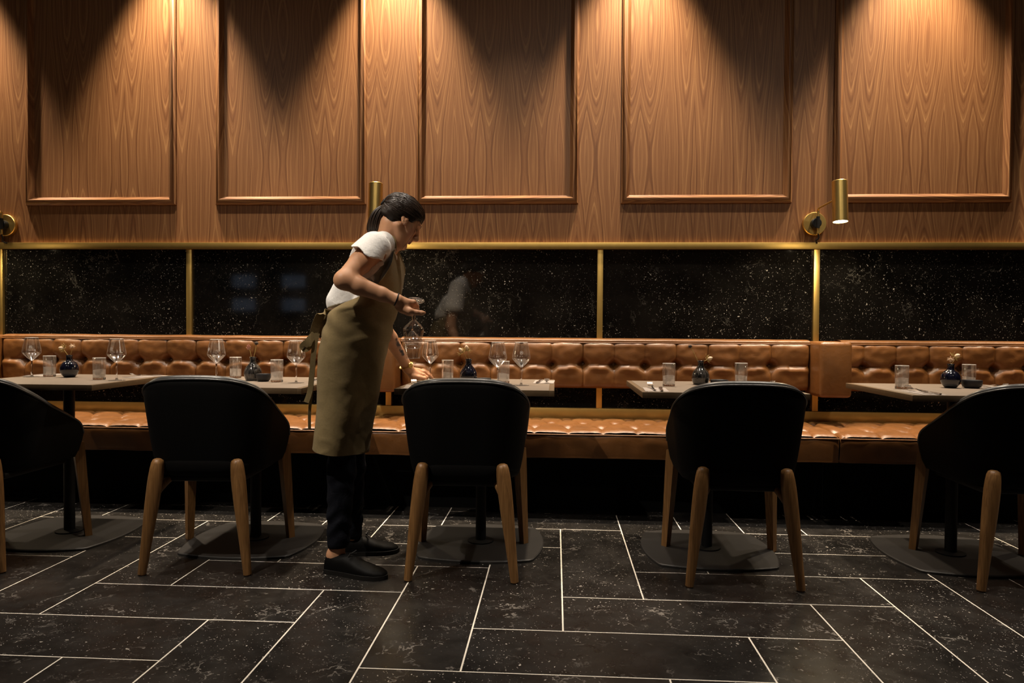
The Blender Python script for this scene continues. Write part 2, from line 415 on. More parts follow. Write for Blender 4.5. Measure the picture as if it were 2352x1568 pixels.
# ------------------------------------------------------------------ banquettes
PER = .178
def prof_eval(path, s):
    L = [0]
    for i in range(1, len(path)): L.append(L[-1]+math.dist(path[i], path[i-1]))
    t = s*L[-1]
    for i in range(1, len(path)):
        if t <= L[i]+1e-9:
            f = (t-L[i-1])/max(1e-9, L[i]-L[i-1]); return [path[i-1][k]+f*(path[i][k]-path[i-1][k]) for k in (0, 1)]
    return list(path[-1])
def backrest(x0, x1, ph):
    nx = max(8, int((x1-x0)/.0075)); rows = []
    path = smooth_path([(4.245, .655), (4.17, .652), (4.140, .668), (4.133, .70), (4.132, .79), (4.134, .88), (4.139, .905), (4.150, .9165)], 9)
    for yz in path:
        row = []
        for j in range(nx+1):
            x = x0+(x1-x0)*j/nx; y, z = yz
            k = round((x-ph)/PER); dx = x-(ph+k*PER); e = min(x-x0, x1-x)
            if k*PER+ph < x0+.06 or k*PER+ph > x1-.06: dx = .089
            front = max(0, min(1, (4.20-y)/.04))
            dz = z-.789+.004*math.sin(k*2.1)
            but = math.hypot(dx, dz)
            d = .011*math.exp(-abs(dx)/.0055)+.0025*math.exp(-(dx/.03)**2)
            d += (.014*math.exp(-abs(dz)/.007)+.009*math.exp(-(dz/.03)**2))*(.5+.5*math.exp(-(dx/.05)**2)) if abs(z-.789) < .2 else 0
            d += .040*math.exp(-(but/.024)**2)
            if dz < 0: d -= .011*math.exp(-((dz+.022)/.016)**2)*(1-math.exp(-(dx/.045)**2))
            d -= .006*mnoise.noise((x*5+ph, z*9, 3))+.003*mnoise.noise((x*26, z*30, 7+ph))
            d += .03*math.exp(-e/.007)
            row.append((x, y+d*front, z))
        rows.append(row)
    return grid(rows)
def top_roll(x0, x1):
    pts = [(4.152, .9185), (4.150, .924), (4.154, .933), (4.17, .939), (4.20, .9415), (4.235, .942), (4.249, .940), (4.249, .93)]
    nx = 90; rows = []
    for y, z in smooth_path(pts, 4):
        rows.append([(x0+(x1-x0)*j/nx, y, z+.0018*mnoise.noise((j*.21, x0, 5))) for j in range(nx+1)])
    return grid(rows)
SY0, SY1, SZ = 3.705, 4.24, .462
def seat(x0, x1, ph):
    nx = int((x1-x0)/.0085); rows = []
    path = smooth_path([(4.245, SZ-.012), (4.20, SZ), (4.0, SZ+.004), (3.80, SZ+.002), (3.735, SZ-.002), (3.713, SZ-.009), (3.706, SZ-.014)], 14)
    for y, z in path:
        row = []
        for j in range(nx+1):
            x = x0+(x1-x0)*j/nx; e = min(x-x0, x1-x); d = 0
            for yc, off in ((3.83, .5), (3.98, 0), (4.13, .5)):
                kk = round((x-ph)/PER-off); bx = x-(ph+(kk+off)*PER); by = y-yc
                d += .026*math.exp(-(math.hypot(bx, by)/.026)**2)
            # diagonal pleats between staggered buttons, straight pleats over the front roll
            u = (x-ph)/PER; v = (y-3.83)/.15
            if y > 3.83:
                for q in (u-.5-v*.5, u-.5+v*.5):
                    f = abs(q-round(q))*PER; d += .011*math.exp(-f/.008)
            else:
                f = abs(u-.5-round(u-.5))*PER; d += .010*math.exp(-f/.008)
            d -= .004*mnoise.noise((x*6+ph, y*9, 1))+.002*mnoise.noise((x*30, y*30, 4))
            d += .02*math.exp(-e/.008)
            row.append((x, y, z-d+.010))
        rows.append(row)
    return grid(rows)
def seat_front(x0, x1):
    nx = 120; rows = []
    for y, z in smooth_path([(3.715, SZ-.016), (3.707, SZ-.022), (3.703, SZ-.04), (3.704, .38), (3.708, .335), (3.718, .322), (3.80, .322)], 6):
        rows.append([(x0+(x1-x0)*j/nx, y+.003*mnoise.noise((j*.3, z*12, x0))+.012*math.exp(-min(j, nx-j)/1.2), z+.003*mnoise.noise((j*.17, 2, x0))) for j in range(nx+1)])
    return grid(rows)
def end_block(x0, x1):                   # upholstered divider between two banquettes
    return box(x0, x1, 3.99, 4.245, .628, .935, .022, 4)
bdat = [('banquette', -3.36, -1.085, -1.61, (-3.53, -3.36), 'left tan leather banquette behind the two tables left of the waitress'),
        ('banquette', -.905, 1.445, .339, (-1.085, -.905), 'middle tan leather banquette between the waitress and the padded divider'),
        ('banquette', 1.62, 4.2, 1.744, (1.445, 1.62), 'right tan leather banquette behind the rightmost table, with padded divider')]
for nm, x0, x1, ph, dv, lab in bdat:
    b = thing(nm, lab, 'banquette', ((x0+x1)/2, 4.0, 0), 0, 'tan tufted banquettes along the wall'); ox = -(x0+x1)/2
    def sub(n, g, m=M_leather, sm=60): return mesh(n, at(g, ox, -4.0, 0), m, b, sm)
    bk = sub('backrest', backrest(x0, x1, ph)); sub('top_roll', top_roll(x0, x1))
    sub('piping', tube([(x0+(x1-x0)*i/60, 4.1475, .9165+.0012*mnoise.noise((i*.3, x0, 1))) for i in range(61)], .0035, 8))
    se = sub('seat', seat(x0-.17, x1, ph)); sub('seat_front', seat_front(x0-.17, x1))
    sub('seat_piping', tube([(x0-.17+(x1-x0+.17)*i/60, 3.706, SZ-.0165+.001*mnoise.noise((i*.3, x0, 2))) for i in range(61)], .004, 8))
    sub('divider', end_block(*dv))
    sub('plinth', box(x0-.17, x1, 3.92, 4.255, .0, .335), M_plinth, 0)
    btn = None
    for k in range(-20, 21):
        x = ph+k*PER
        if x0+.06 < x < x1-.06:
            if btn is None:
                btn = mesh('button', ball((0, 0, 0), (.011, .006, .011), 14, 8), M_leather, bk, 180); q = btn
            else:
                q = btn.copy(); COL.objects.link(q)
            q.location = (x+ox, 4.192-4.0, .789)

# ------------------------------------------------------------------ brass wall lamps
M_bulb = emit('lamp_glow', (1, .93, .80), 25)
def wall_lamp(x, lab):
    t = thing('wall_lamp', lab, 'lamp', (x, WALL, 1.612), 0, 'brass wall lamps above the brass rail')
    R = Matrix.Rotation(PI/2, 4, 'X')
    mesh('mounting_plate', xf(lathe([(.0, 0), (.066, 0), (.066, .022), (.0635, .026), (.0, .026)], 48), R), M_brassl, t, 30)
    mesh('swivel_hub', xf(lathe([(.028, .026), (.028, .055), (.024, .058), (0, .058)], 32), R), M_blackm, t, 30)
    mesh('pivot_post', tube([(0.006, -.058, -.062), (.006, -.058, .075)], .0065, 12), M_brassl, t, 60)
    mesh('pivot_collar', join(tube([(.006, -.058, -.030), (.006, -.058, .036)], .010, 14)), M_blackm, t, 40)
    mesh('arm', tube(smooth_path([(.006, -.058, .066), (.005, -.066, .074), (0, -.10, .0795), (-.001, -.37, .085)], 5), .005, 10), M_brassl, t, 60)
    tilt = Matrix.Rotation(math.radians(-5), 4, 'X'); c = Matrix.Translation((-.002, -.395, .02))
    mesh('lamp_shade', xf(lathe([(.0, .152), (.036, .152), (.0385, .149), (.0385, -.066), (.0365, -.066), (.0355, .02), (0, .03)], 48, False, False), c @ tilt), M_brassl, t, 30)
    mesh('cap_disc', xf(lathe([(.0, .153), (.034, .153)], 40, False, False), c @ tilt), M_brassl, t, 0)
    mesh('diffuser', xf(lathe([(0.0, -.0615), (.0355, -.0615), (.0355, -.058), (0, -.058)], 40, False, False), c @ tilt), M_bulb, t, 30)
    cord = smooth_path([(.006, -.058, -.062), (.012, -.055, -.085), (.000, -.045, -.10), (.012, -.03, -.112), (.008, -.018, -.1075)], 5)
    mesh('cord', tube(cord, .004, 8), M_blackm, t, 60)
    spot('wall_lamp_light', (x-.002, WALL-.39, 1.538), (x-.002, WALL-.37, 0), 13, 86, .5, (1, .80, .5), .03)
wall_lamp(-3.402, 'brass wall lamp cut by the left photo edge, only its round mount showing')
wall_lamp(-.985, 'brass wall lamp partly hidden behind the head of the waitress')
wall_lamp(1.489, 'brass wall lamp fully in view on the right, shade lit from below')

# ------------------------------------------------------------------ tables
TZ = .74
def table(x, y, lab, rz=0):
    t = thing('restaurant_table', lab, 'table', (x, y, 0), rz, 'square tables along the banquette')
    hx, hy = .334, .328
    mesh('tabletop', box(-hx+.022, hx-.022, -hy+.006, hy-.018, TZ-.024, TZ, .001), M_top, t)
    e = join(box(-hx, -hx+.022, -hy, hy, TZ-.025, TZ-.0004, .0012), box(hx-.022, hx, -hy, hy, TZ-.025, TZ-.0004, .0012),
             box(-hx+.022, hx-.022, -hy, -hy+.006, TZ-.025, TZ-.0004, .0008), box(-hx+.022, hx-.022, hy-.018, hy, TZ-.025, TZ-.0004, .0012))
    mesh('edge_band', e, M_topedge, t)
    mesh('column', lathe([(.0, .012), (.06, .012), (.06, .018), (.024, .022), (.024, TZ-.06), (.024, TZ-.026)], 28, False), M_blackm, t, 40)
    mesh('support_plate', box(-.18, .18, -.18, .18, TZ-.036, TZ-.0255, .002), M_blackm, t)
    pts = []
    s = .245; bul = .045
    cs = [(-s, -s), (s, -s), (s, s), (-s, s)]
    for k in range(4):
        a, b_ = cs[k], cs[(k+1) % 4]; nx_, ny_ = (b_[1]-a[1]), -(b_[0]-a[0]); L = math.hypot(nx_, ny_)
        for i in range(14):
            f = .02+.96*i/13; q = 4*f*(1-f)*bul; pts.append((a[0]+(b_[0]-a[0])*f+nx_/L*q, a[1]+(b_[1]-a[1])*f+ny_/L*q))
    n = len(pts)
    V = [(p[0], p[1], 0) for p in pts]+[(p[0], p[1], .009) for p in pts]+[(p[0]*.985, p[1]*.985, .0125) for p in pts]
    Fq = [(i, (i+1) % n, n+(i+1) % n, n+i) for i in range(n)]+[(n+i, n+(i+1) % n, 2*n+(i+1) % n, 2*n+i) for i in range(n)]+[tuple(range(2*n, 3*n))]
    mesh('base_plate', (V, Fq), M_basep, t, 30)
    return t
TBL = {'A': (-2.31, 3.262), 'B': (-1.385, 3.232), 'C': (-.336, 3.268), 'D': (.690, 3.254), 'E': (1.758, 3.262)}
tl = {'A': 'square taupe table at far left, cut by the photo edge', 'B': 'square taupe table just left of the waitress',
      'C': 'square taupe table right of the waitress, where she sets a glass', 'D': 'square taupe table with the dark seed head in its vase, fourth from left',
      'E': 'square taupe table at far right in front of the padded divider'}
for k, (x, y) in TBL.items(): table(x, y, tl[k])

# ------------------------------------------------------------------ chairs
def plan(l):                             # tub outline, l in 0..1 from right arm front round the back to left arm front
    a, b, rr, fr, bk = .264, .092, .172, .225, -.245
    segs = [fr-(bk+rr), PI/2*rr, 2*b, PI/2*rr, fr-(bk+rr)]; L = l*sum(segs)
    if L < segs[0]: return (a, fr-L)
    L -= segs[0]
    if L < segs[1]: q = L/rr; return (b+rr*math.cos(q), bk+rr-rr*math.sin(q))
    L -= segs[1]
    if L < segs[2]: return (b-L, bk)
    L -= segs[2]
    if L < segs[3]: q = L/rr; return (-b-rr*math.sin(q), bk+rr-rr*math.cos(q))
    L -= segs[3]; return (-a, bk+rr+L)
def sst(a, b, x): t = max(0, min(1, (x-a)/(b-a))); return t*t*(3-2*t)
_k = np.array([0, .11, .18, .25, .35, .42, .5, .62, .75, .9, .96, 1]); _z = np.array([.783, .782, .779, .772, .751, .724, .690, .645, .606, .563, .541, .505])
ZL = np.linspace(0, 1, 101); ZV = np.interp(ZL, _k, _z)
ZV = np.convolve(np.concatenate([ZV[8:0:-1], ZV, [ZV[-1]]*8]), np.ones(9)/9, 'same')[8:-8]; ZV[-4:] -= np.array([.002, .006, .012, .02])
def chair_shell():
    N, Mv = 84, 16; outer, inner = [], []
    for j in range(Mv+1):
        s = j/Mv; ro, ri = [], []
        for i in range(N+1):
            l = i/N; x, y = plan(l)
            zt = float(np.interp(abs(l-.5)*2, ZL, ZV))
            zb = .398+.02*sst(.1, .23, y)
            z = zb+(zt-zb)*s; h = (z-.40)/.40
            k = .83+.17*min(1, max(0, h*1.25))**.65
            yy = y*(.84+.16*min(1, max(0, h*1.25))**.7) - .022*max(0, h)*sst(.1, -.2, y)
            p = np.array([x*k, yy, z]); ro.append(p)
        for i in range(N+1):
            p = ro[i]; q = ro[min(i+1, N)]-ro[max(i-1, 0)]; nrm = np.array([q[1], -q[0], 0]); nrm /= np.linalg.norm(nrm)+1e-9
            cc = np.array([0, .05, 0]);
            if nrm.dot(np.array([p[0], p[1]-.05, 0])) > 0: nrm = -nrm
            th = .034
            ri.append(p+nrm*th*(1 if 0 < i < N else .6))
        outer.append(ro); inner.append(ri)
    rim = []
    for f in (.25, .5, .75):
        rim.append([outer[-1][i]*(1-f)+inner[-1][i]*f+np.array([0, 0, .008*math.sin(PI*f)]) for i in range(N+1)])
    rows = outer+rim+inner[::-1]
    for r in rows:                       # close the arm fronts
        pass
    g = grid(rows); V, Fc = g; R = len(rows); C = N+1
    for i in (0, N):
        for j in range(Mv):
            a, b_ = j*C+i, (j+1)*C+i; c, d = (R-2-j)*C+i, (R-1-j)*C+i
            Fc.append((a, b_, c, d) if i == 0 else (a, d, c, b_))
    return (V, Fc), outer
def leg_geo(p0, p1, r, square=False):
    n = 4 if square else 16; path = [np.array(p0)*(1-t)+np.array(p1)*t for t in np.linspace(0, 1, len(r))]
    return tube(path, r, n)
def make_chair(lab):
    t = thing('dining_chair', lab, 'chair', (0, 0, 0), 0, 'black tub chairs with oak legs')
    (g, outer) = chair_shell()
    fix_normals(mesh('shell', g, M_black, t, 180))
    pip = [outer[-1][i]+np.array([0, 0, .002]) for i in range(len(outer[-1]))]
    mesh('piping', tube(pip, .0042, 8), M_edge, t, 180)
    mesh('rim_pad', tube([p+np.array([0, 0, .004])+(np.array([0, .02, 0])-np.array([p[0], p[1], 0]))*.068 for p in outer[-1]], .0135, 10), M_edge, t, 180)
    # rounded seat cushion and under frame
    rows = []
    for zz, kk in ((.385, .78), (.392, .86), (.42, .90), (.452, .90), (.468, .86), (.474, .78), (.478, .5), (.479, .05)):
        ring = []
        for i in range(65):
            l = i/64; x, y = plan(l); ring.append((x*kk*.95, .0+(y-.0)*kk, zz))
        xx = np.linspace(ring[-1][0], ring[0][0], 14)[1:-1]
        for v in xx: ring.append((v, ring[0][1]+.012*kk, zz))
        rows.append(ring)
    g2 = grid(rows, True); n = len(rows[0]); g2[1].append(tuple(range(n))); g2[1].append(tuple((len(rows)-1)*n+k for k in range(n)))
    fix_normals(mesh('seat', g2, M_black, t, 60))
    mesh('seat_frame', box(-.175, .175, -.185, .185, .362, .388, .008), M_blackm, t)
    for s in (-1, 1):
        rr = [.010, .020, .0245, .027, .0285, .0285, .027, .024, .021, .0185, .016]
        mesh('leg', join(tube([np.array([s*.156, -.222, .462])*(1-q)+np.array([s*.210, -.247, .004])*q for q in (0, .012, .04, .09, .16, .25, .4, .55, .7, .85, 1)], rr, 18),
                         tube(smooth_path([(s*.178, -.232, .27), (s*.160, -.215, .335), (s*.13, -.17, .376)], 5), [.006, .009, .012, .014, .016, .017, .017, .016, .015, .014, .013], 10),
                         tube([(s*.210, -.247, .004), (s*.210, -.247, 0)], .012, 12)), M_oak, t, 50)
        g3 = tube([np.array([s*.212, .205, .455])*(1-q)+np.array([s*.236, .242, .003])*q for q in (0, .1, .5, 1)], [.030, .031, .026, .020], 4)
        mesh('leg', join(g3, tube([(s*.236, .242, .003), (s*.236, .242, 0)], .014, 8)), M_oak, t, 30)
    return t
cpos = [(-1.447, 3.000, .07, 'black tub chair with oak legs at the table left of the waitress'),
        (-2.415, 2.965, -.01, 'black tub chair cut by the left photo edge'),
        (-.366, 3.010, .022, 'black tub chair with oak legs directly right of the waitress'),
        (.740, 3.022, -.02, 'black tub chair with oak legs, fourth from the left'),
        (1.852, 3.066, -.02, 'black tub chair cut by the right photo edge')]
ch0 = None
for x, y, a, lab in cpos:
    c = make_chair(lab) if ch0 is None else copy_tree(ch0)
    ch0 = ch0 or c
    c.location = (x, y, 0); c.rotation_euler = (0, 0, a); c['label'] = lab

# ------------------------------------------------------------------ tableware
def bowl_r(z):                            # outer radius of the wine bowl by height
    P = [(.079, .0042), (.0835, .0085), (.0935, .0185), (.108, .0320), (.1165, .0388), (.1225, .0408), (.130, .0402), (.150, .0365), (.170, .0325), (.1925, .0283)]
    for (a, b), (c, d) in zip(P, P[1:]):
        if z <= c: return b+(d-b)*(z-a)/(c-a)
    return P[-1][1]
wine0 = []
def wine_glass(lab, loc, rz=0, M=None):
    t = thing('wine_glass', lab, 'wine glass', loc, rz, 'wine glasses')
    if not wine0:
        zz = [.079, .081, .0835, .088, .0935, .1, .108, .113, .1165, .1195, .1225, .126, .130, .14, .15, .16, .17, .18, .19, .1925]
        o = [(bowl_r(z), z) for z in zz]; i_ = [(max(.0002, bowl_r(z)-.0011), z+(.0022 if k < 2 else 0)) for k, z in enumerate(zz)]
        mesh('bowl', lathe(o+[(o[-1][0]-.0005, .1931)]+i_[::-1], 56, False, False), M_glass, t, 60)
        mesh('rim', tube([(.0278*math.cos(a), .0278*math.sin(a), .1931) for a in np.linspace(0, 2*PI, 49)], .0008, 6, False), M_rim_highlight, t, 180)
        mesh('stem', lathe([(.0075, .0035), (.0048, .0075), (.0036, .014), (.0033, .03), (.0034, .055), (.0038, .07), (.0042, .079)], 20, False, False), M_thick, t, 180)
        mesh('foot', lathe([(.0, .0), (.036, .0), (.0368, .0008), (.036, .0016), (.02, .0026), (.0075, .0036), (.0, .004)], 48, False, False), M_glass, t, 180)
        def on(u, v): z = .1475+v; r = bowl_r(z)+.0005; a = -PI/2+u/r; return (r*math.cos(a), r*math.sin(a), z)
        V, Fc = [], []
        for k in range(40):
            a = 2*PI*k/40
            for r in (.0066, .0075): V.append(on(r*math.cos(a), r*math.sin(a)))
        for k in range(40): l = (k+1) % 40; Fc.append((2*k, 2*k+1, 2*l+1, 2*l))
        for a, b in (((-.0032, -.003), (-.0024, .003)), ((-.0024, .003), (0, -.0012)), ((0, -.0012), (.0024, .003)), ((.0024, .003), (.0032, -.003))):
            d = Vector((b[0]-a[0], b[1]-a[1])).normalized()*.0006; n = len(V)
            V += [on(a[0]-d.y, a[1]+d.x), on(a[0]+d.y, a[1]-d.x), on(b[0]+d.y, b[1]-d.x), on(b[0]-d.y, b[1]+d.x)]; Fc.append((n, n+1, n+2, n+3))
        em = mesh('etched_emblem', (V, Fc), M_etch, t, 0); em['label'] = 'white etched ring around a letter M'
        wine0.append(t)
    else:
        for ch in wine0[0].children: copy_tree(ch, t)
    if M is not None: t.matrix_world = M
    return t
def tz(px, py): p = on_z(px, py, TZ); return (p[0], p[1], TZ)
for px, py, a, lab in [(73, 865, 30, 'wine glass nearest the left photo edge'), (268, 873, -3, 'wine glass at the right corner of the far left table'),
                       (497, 873, -37, 'wine glass standing behind the curved back of the second chair'), (680, 879, -28, 'wine glass just left of the apron ties of the waitress'),
                       (988, 873, 8, 'wine glass whose stem the waitress touches on the table'), (1143, 886, 55, 'left of the two wine glasses close together right of the blue bottle vase'),
                       (1197, 884.5, 4, 'right of the two wine glasses close together, emblem facing front')]:
    wine_glass(lab, tz(px, py), math.radians(a))
tum0 = []
def tumbler(lab, loc, rz=0):
    t = thing('water_tumbler', lab, 'tumbler', loc, rz, 'straight water tumblers')
    if not tum0:
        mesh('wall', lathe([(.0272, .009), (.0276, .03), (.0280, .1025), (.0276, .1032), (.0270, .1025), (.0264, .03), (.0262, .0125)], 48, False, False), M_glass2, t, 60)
        mesh('rim', tube([(.0275*math.cos(a), .0275*math.sin(a), .1030) for a in np.linspace(0, 2*PI, 49)], .0009, 6, False), M_rim_highlight, t, 180)
        mesh('thick_base', lathe([(.0, .0006), (.0235, .0), (.0262, .0012), (.0270, .004), (.0272, .0089), (.0258, .0118), (.012, .0108), (.0, .0104)], 48, False, False), M_thick, t, 180)
        V, Fc = lathe([(.0255, .0125), (.0258, .046)], 40, False, False)
        V = [(x, y, z if z < .03 else z+.0035*math.sin(math.atan2(y, x)*1+.8)) for x, y, z in V]
        mesh('lower_band', (V, Fc), M_lower, t, 180)
        tum0.append(t)
    else:
        for ch in tum0[0].children: copy_tree(ch, t)
    return t
for px, py, lab in [(114, 865, 'tumbler left of the round blue vase on the far left table'), (228, 872, 'tumbler right of the round blue vase on the far left table'),
                    (541, 868, 'tumbler left of the vase on the table left of the waitress'), (636, 877.5, 'tumbler right of the black bowl on the table left of the waitress'),
                    (1028, 877, 'tumbler left of the blue bottle vase, beside the glass the waitress sets'), (1156.5, 880.5, 'tumbler standing behind the two wine glasses'),
                    (1536, 887, 'tumbler beside the fork at the front left corner of its table'), (1702, 885, 'tumbler rising behind the fourth chair, right of the black dish'),
                    (2071, 893, 'tumbler beside the cutlery on the far right table'), (2225, 888, 'tumbler behind the black bowl on the far right table')]:
    tumbler(lab, tz(px, py), random.random()*6)
def vase(lab, loc, kind, m):
    t = thing('bud_vase', lab, 'vase', loc, random.random()*6)
    if kind == 'round':
        pr = [(.0, .0005), (.020, .0), (.024, .002), (.034, .014), (.0405, .030), (.0415, .042), (.038, .058), (.030, .071), (.020, .079), (.0155, .083), (.0140, .090), (.0142, .103), (.0158, .108), (.0145, .1085), (.0120, .102), (.0115, .085), (.011, .07)]
    else:
        pr = [(.0, .0005), (.028, .0), (.033, .003), (.038, .015), (.0405, .032), (.0395, .046), (.033, .061), (.024, .073), (.0165, .082), (.0138, .090), (.0140, .105), (.0160, .111), (.0146, .1115), (.0120, .104), (.0115, .085), (.011, .07)]
    pr = [(p[0], p[1]) for p in pr]
    mesh('body', lathe(pr, 48, False, True), m, t, 180)
    return t
VP = [vase('round dark blue vase on the far left table', tz(159.5, 866), 'round', M_vblue), vase('shiny black bottle vase beside a small bowl, left of the waitress', tz(581, 873.5), 'bottle', M_vgrey),
      vase('dark blue bottle vase behind the third chair, holding pale pods', tz(1076, 879), 'bottle', M_vblue), vase('speckled black vase with a long stem leaning left', tz(1609, 883), 'bottle', M_vgrey),
      vase('round dark blue vase on the far right table', tz(2183, 890.5), 'round', M_vblue)]
def flower(lab, px0, py0, px1, py1, Y, kind, ang, seed):
    a = on_y(px0, py0, Y); b = on_y(px1, py1, Y-.005); r_ = np.random.default_rng(seed)
    t = thing('dried_flower', lab, 'flower', tuple(a), 0, 'dried flowers in the vases'); b = b-a
    low = np.array([-b[0]*.12, 0, -.045]); low[0] = max(-.006, min(.006, low[0]))
    st = smooth_path([low, (0, 0, 0), b*.55+np.array([.002, 0, .002]), b], 5)
    mesh('stem', tube(st, .0012, 6), M_bract, t, 180)
    d = np.array([math.cos(ang), -.15, math.sin(ang)]); d /= np.linalg.norm(d)
    R = Vector(d).to_track_quat('Z', 'Y').to_matrix().to_4x4(); Mx = Matrix.Translation(b) @ R
    if kind == 'pod':
        mesh('pod', xf(lathe([(.0005, -.009), (.005, -.006), (.0085, .002), (.0088, .008), (.006, .014), (.0015, .018), (.0003, .019)], 14, False, False), Mx), M_pod, t, 180)
        g = [((), ())]; g = []
        for k in range(26):
            th = 2*PI*k/26+r_.random()*.3; ph = .4+1.5*r_.random(); L = .012+.014*r_.random(); s0 = np.array([.004*math.cos(th), .004*math.sin(th), -.007])
            e = s0+L*np.array([math.cos(th)*math.sin(ph), math.sin(th)*math.sin(ph), math.cos(ph)]); mid = (s0+e)/2+np.array([math.cos(th), math.sin(th), -.6])*.004
            g.append(tube([s0, mid, e], [.0007, .0006, .0003], 4))
        mesh('bracts', xf(join(*g), Mx), M_bract, t, 180)
    elif kind == 'fluff':
        g = [ball((0, 0, 0), .006, 10, 6)]
        for k in range(60):
            v = r_.normal(size=3); v /= np.linalg.norm(v); g.append(tube([v*.004, v*(.010+.006*r_.random())+r_.normal(size=3)*.001], [.0008, .0004], 4))
        mesh('seed_head', xf(join(*g), Mx), M_pod, t, 180)
    elif kind == 'dark':
        g = [ball((0, 0, 0), (.0085, .0085, .0075), 14, 8)]
        for k in range(34):
            v = r_.normal(size=3); v /= np.linalg.norm(v); g.append(tube([v*.006, v*.0112], [.0009, .0004], 4))
        mesh('seed_head', xf(join(*g), Mx), M_dark, t, 180)
    else:
        g = []
        for k in range(14):
            th = k*2.4; rr = .0015+.0005*k; zz = .010-.0011*k
            V = [(rr*math.cos(th+q)*1.25*(1+.2*s), rr*math.sin(th+q)*1.25*(1+.2*s), zz+s*.006-.002*abs(q)) for s in (-1, 0, 1) for q in (-.9, -.45, 0, .45, .9)]
            g.append((V, [(i*5+j, i*5+j+1, i*5+j+6, i*5+j+5) for i in range(2) for j in range(4)]))
        mesh('petals', xf(join(*g), Mx), M_rose, t, 180)
yv = [v.location.y for v in VP]
flower('pale pod flower lying to the left over the round blue vase on the far left', 156, 818, 143, 800, yv[0], 'pod', 2.9, 1)
flower('small fluffy flower head upright in the round blue vase on the far left', 162, 817, 166, 795, yv[0], 'fluff', 1.3, 2)
flower('dusty pink dried rose in the vase left of the waitress', 577, 821, 571, 797, yv[1], 'rose', 1.7, 3)
flower('small dark dried bud beside the pink rose left of the waitress', 583, 821, 589, 788, yv[1], 'dark', 1.4, 4)
flower('taller pale pod in the blue bottle vase beside the wine glasses', 1078, 828, 1072, 801, yv[2], 'pod', 1.7, 5)
flower('lower pale pod leaning left in the blue bottle vase', 1074, 828, 1060, 806, yv[2], 'pod', 2.3, 6)
flower('dark round seed head on a long stem leaning left over the banquette', 1604, 834, 1585, 795, yv[3], 'dark', 2.0, 7)
flower('pale spiky flower hanging right of the speckled black vase neck', 1613, 833, 1628, 824, yv[3], 'pod', .4, 8)
flower('pale pod flower leaning right in the round vase at far right', 2186, 838, 2196, 818, yv[4], 'pod', .5, 9)
flower('small fluffy flower low in the neck of the round vase at far right', 2182, 838, 2184, 825, yv[4], 'fluff', 1.5, 10)
def bowl(lab, loc, r, h, cat):
    t = thing('stoneware_bowl' if cat == 'bowl' else 'stoneware_dish', lab, cat, loc, 0)
    mesh('body', lathe([(.0, .0), (r*.62, .0), (r*.86, h*.18), (r*.97, h*.5), (r, h*.95), (r*.985, h), (r*.955, h*.97), (r*.92, h*.5), (r*.78, h*.25), (.0, h*.2)], 44, False, False), M_bowl, t, 60)
bowl('small black stoneware bowl between vase and tumbler left of the waitress', tz(605, 875.5), .034, .035, 'bowl')
bowl('flat black dish right of the blue bottle vase', tz(1110, 879), .037, .022, 'dish')
bowl('flat black dish right of the speckled black vase', tz(1652, 885), .040, .026, 'dish')
bowl('black stoneware bowl in front of a tumbler on the far right table', tz(2232, 891), .042, .036, 'bowl')
# cutlery on napkins
def flatware(path, widths, th=.0018):
    return ribbon(path, widths, (1, 0, 0), th)
fork0, knife0 = [], []
def fork(lab, x, y, rz, z=TZ+.0028):
    t = thing('fork', lab, 'fork', (x, y, z), rz, 'forks on the tables')
    if not fork0:
        hp = smooth_path([(0, -.095, .003), (0, -.06, .0015), (0, -.02, .004), (0, .025, .011), (0, .042, .010), (0, .05, .0085)], 4); n = len(hp)
        wd = np.interp(np.linspace(0, 1, n), [0, .06, .3, .65, .8, 1], [.006, .012, .0095, .005, .009, .022])
        mesh('handle', flatware(hp, list(wd)), M_steel, t, 50)
        for k in range(4):
            xx = -.0092+.00613*k
            mesh('tine', ribbon(smooth_path([(xx, .048, .0088), (xx, .065, .0085), (xx, .083, .014), (xx*.97, .094, .021)], 4), [.0042]*6+[.004]*5+[.0035, .0028], (1, 0, 0), .0016), M_steel, t, 50)
        fork0.append(t)
    else:
        for ch in fork0[0].children: copy_tree(ch, t)
def knife(lab, x, y, rz, z=TZ+.0026):
    t = thing('table_knife', lab, 'knife', (x, y, z), rz, 'knives on the tables')
    if not knife0:
        mesh('handle', ribbon([(0, -.105, .002), (0, -.10, .002), (0, -.03, .002), (0, -.002, .002)], [.006, .014, .011, .009], (1, 0, 0), .0038), M_steel, t, 50)
        mesh('blade', ribbon([(0, -.002, .002), (.001, .03, .002), (.002, .08, .002), (.004, .098, .002), (.0055, .104, .002)], [.009, .016, .017, .010, .002], (1, 0, 0), .0014), M_steel, t, 50)
        knife0.append(t)
    else:
        for ch in knife0[0].children: copy_tree(ch, t)
nap0 = []
def napkin(lab, x, y, rz):
    rows = [[(u, v, .0009+.0008*mnoise.noise((u*20+x*9, v*20, y))) for u in np.linspace(-.048, .048, 9)] for v in np.linspace(-.1, .1, 17)]
    a = grid(rows); b = ([(p[0], p[1], 0) for p in a[0]], [f[::-1] for f in a[1]])
    o = mesh('napkin', join(a, b), M_napkin, None, 60); o.location = (x, y, TZ+.0002); o.rotation_euler = (0, 0, rz)
    tag(o, lab, 'napkin', 'folded napkins under cutlery')
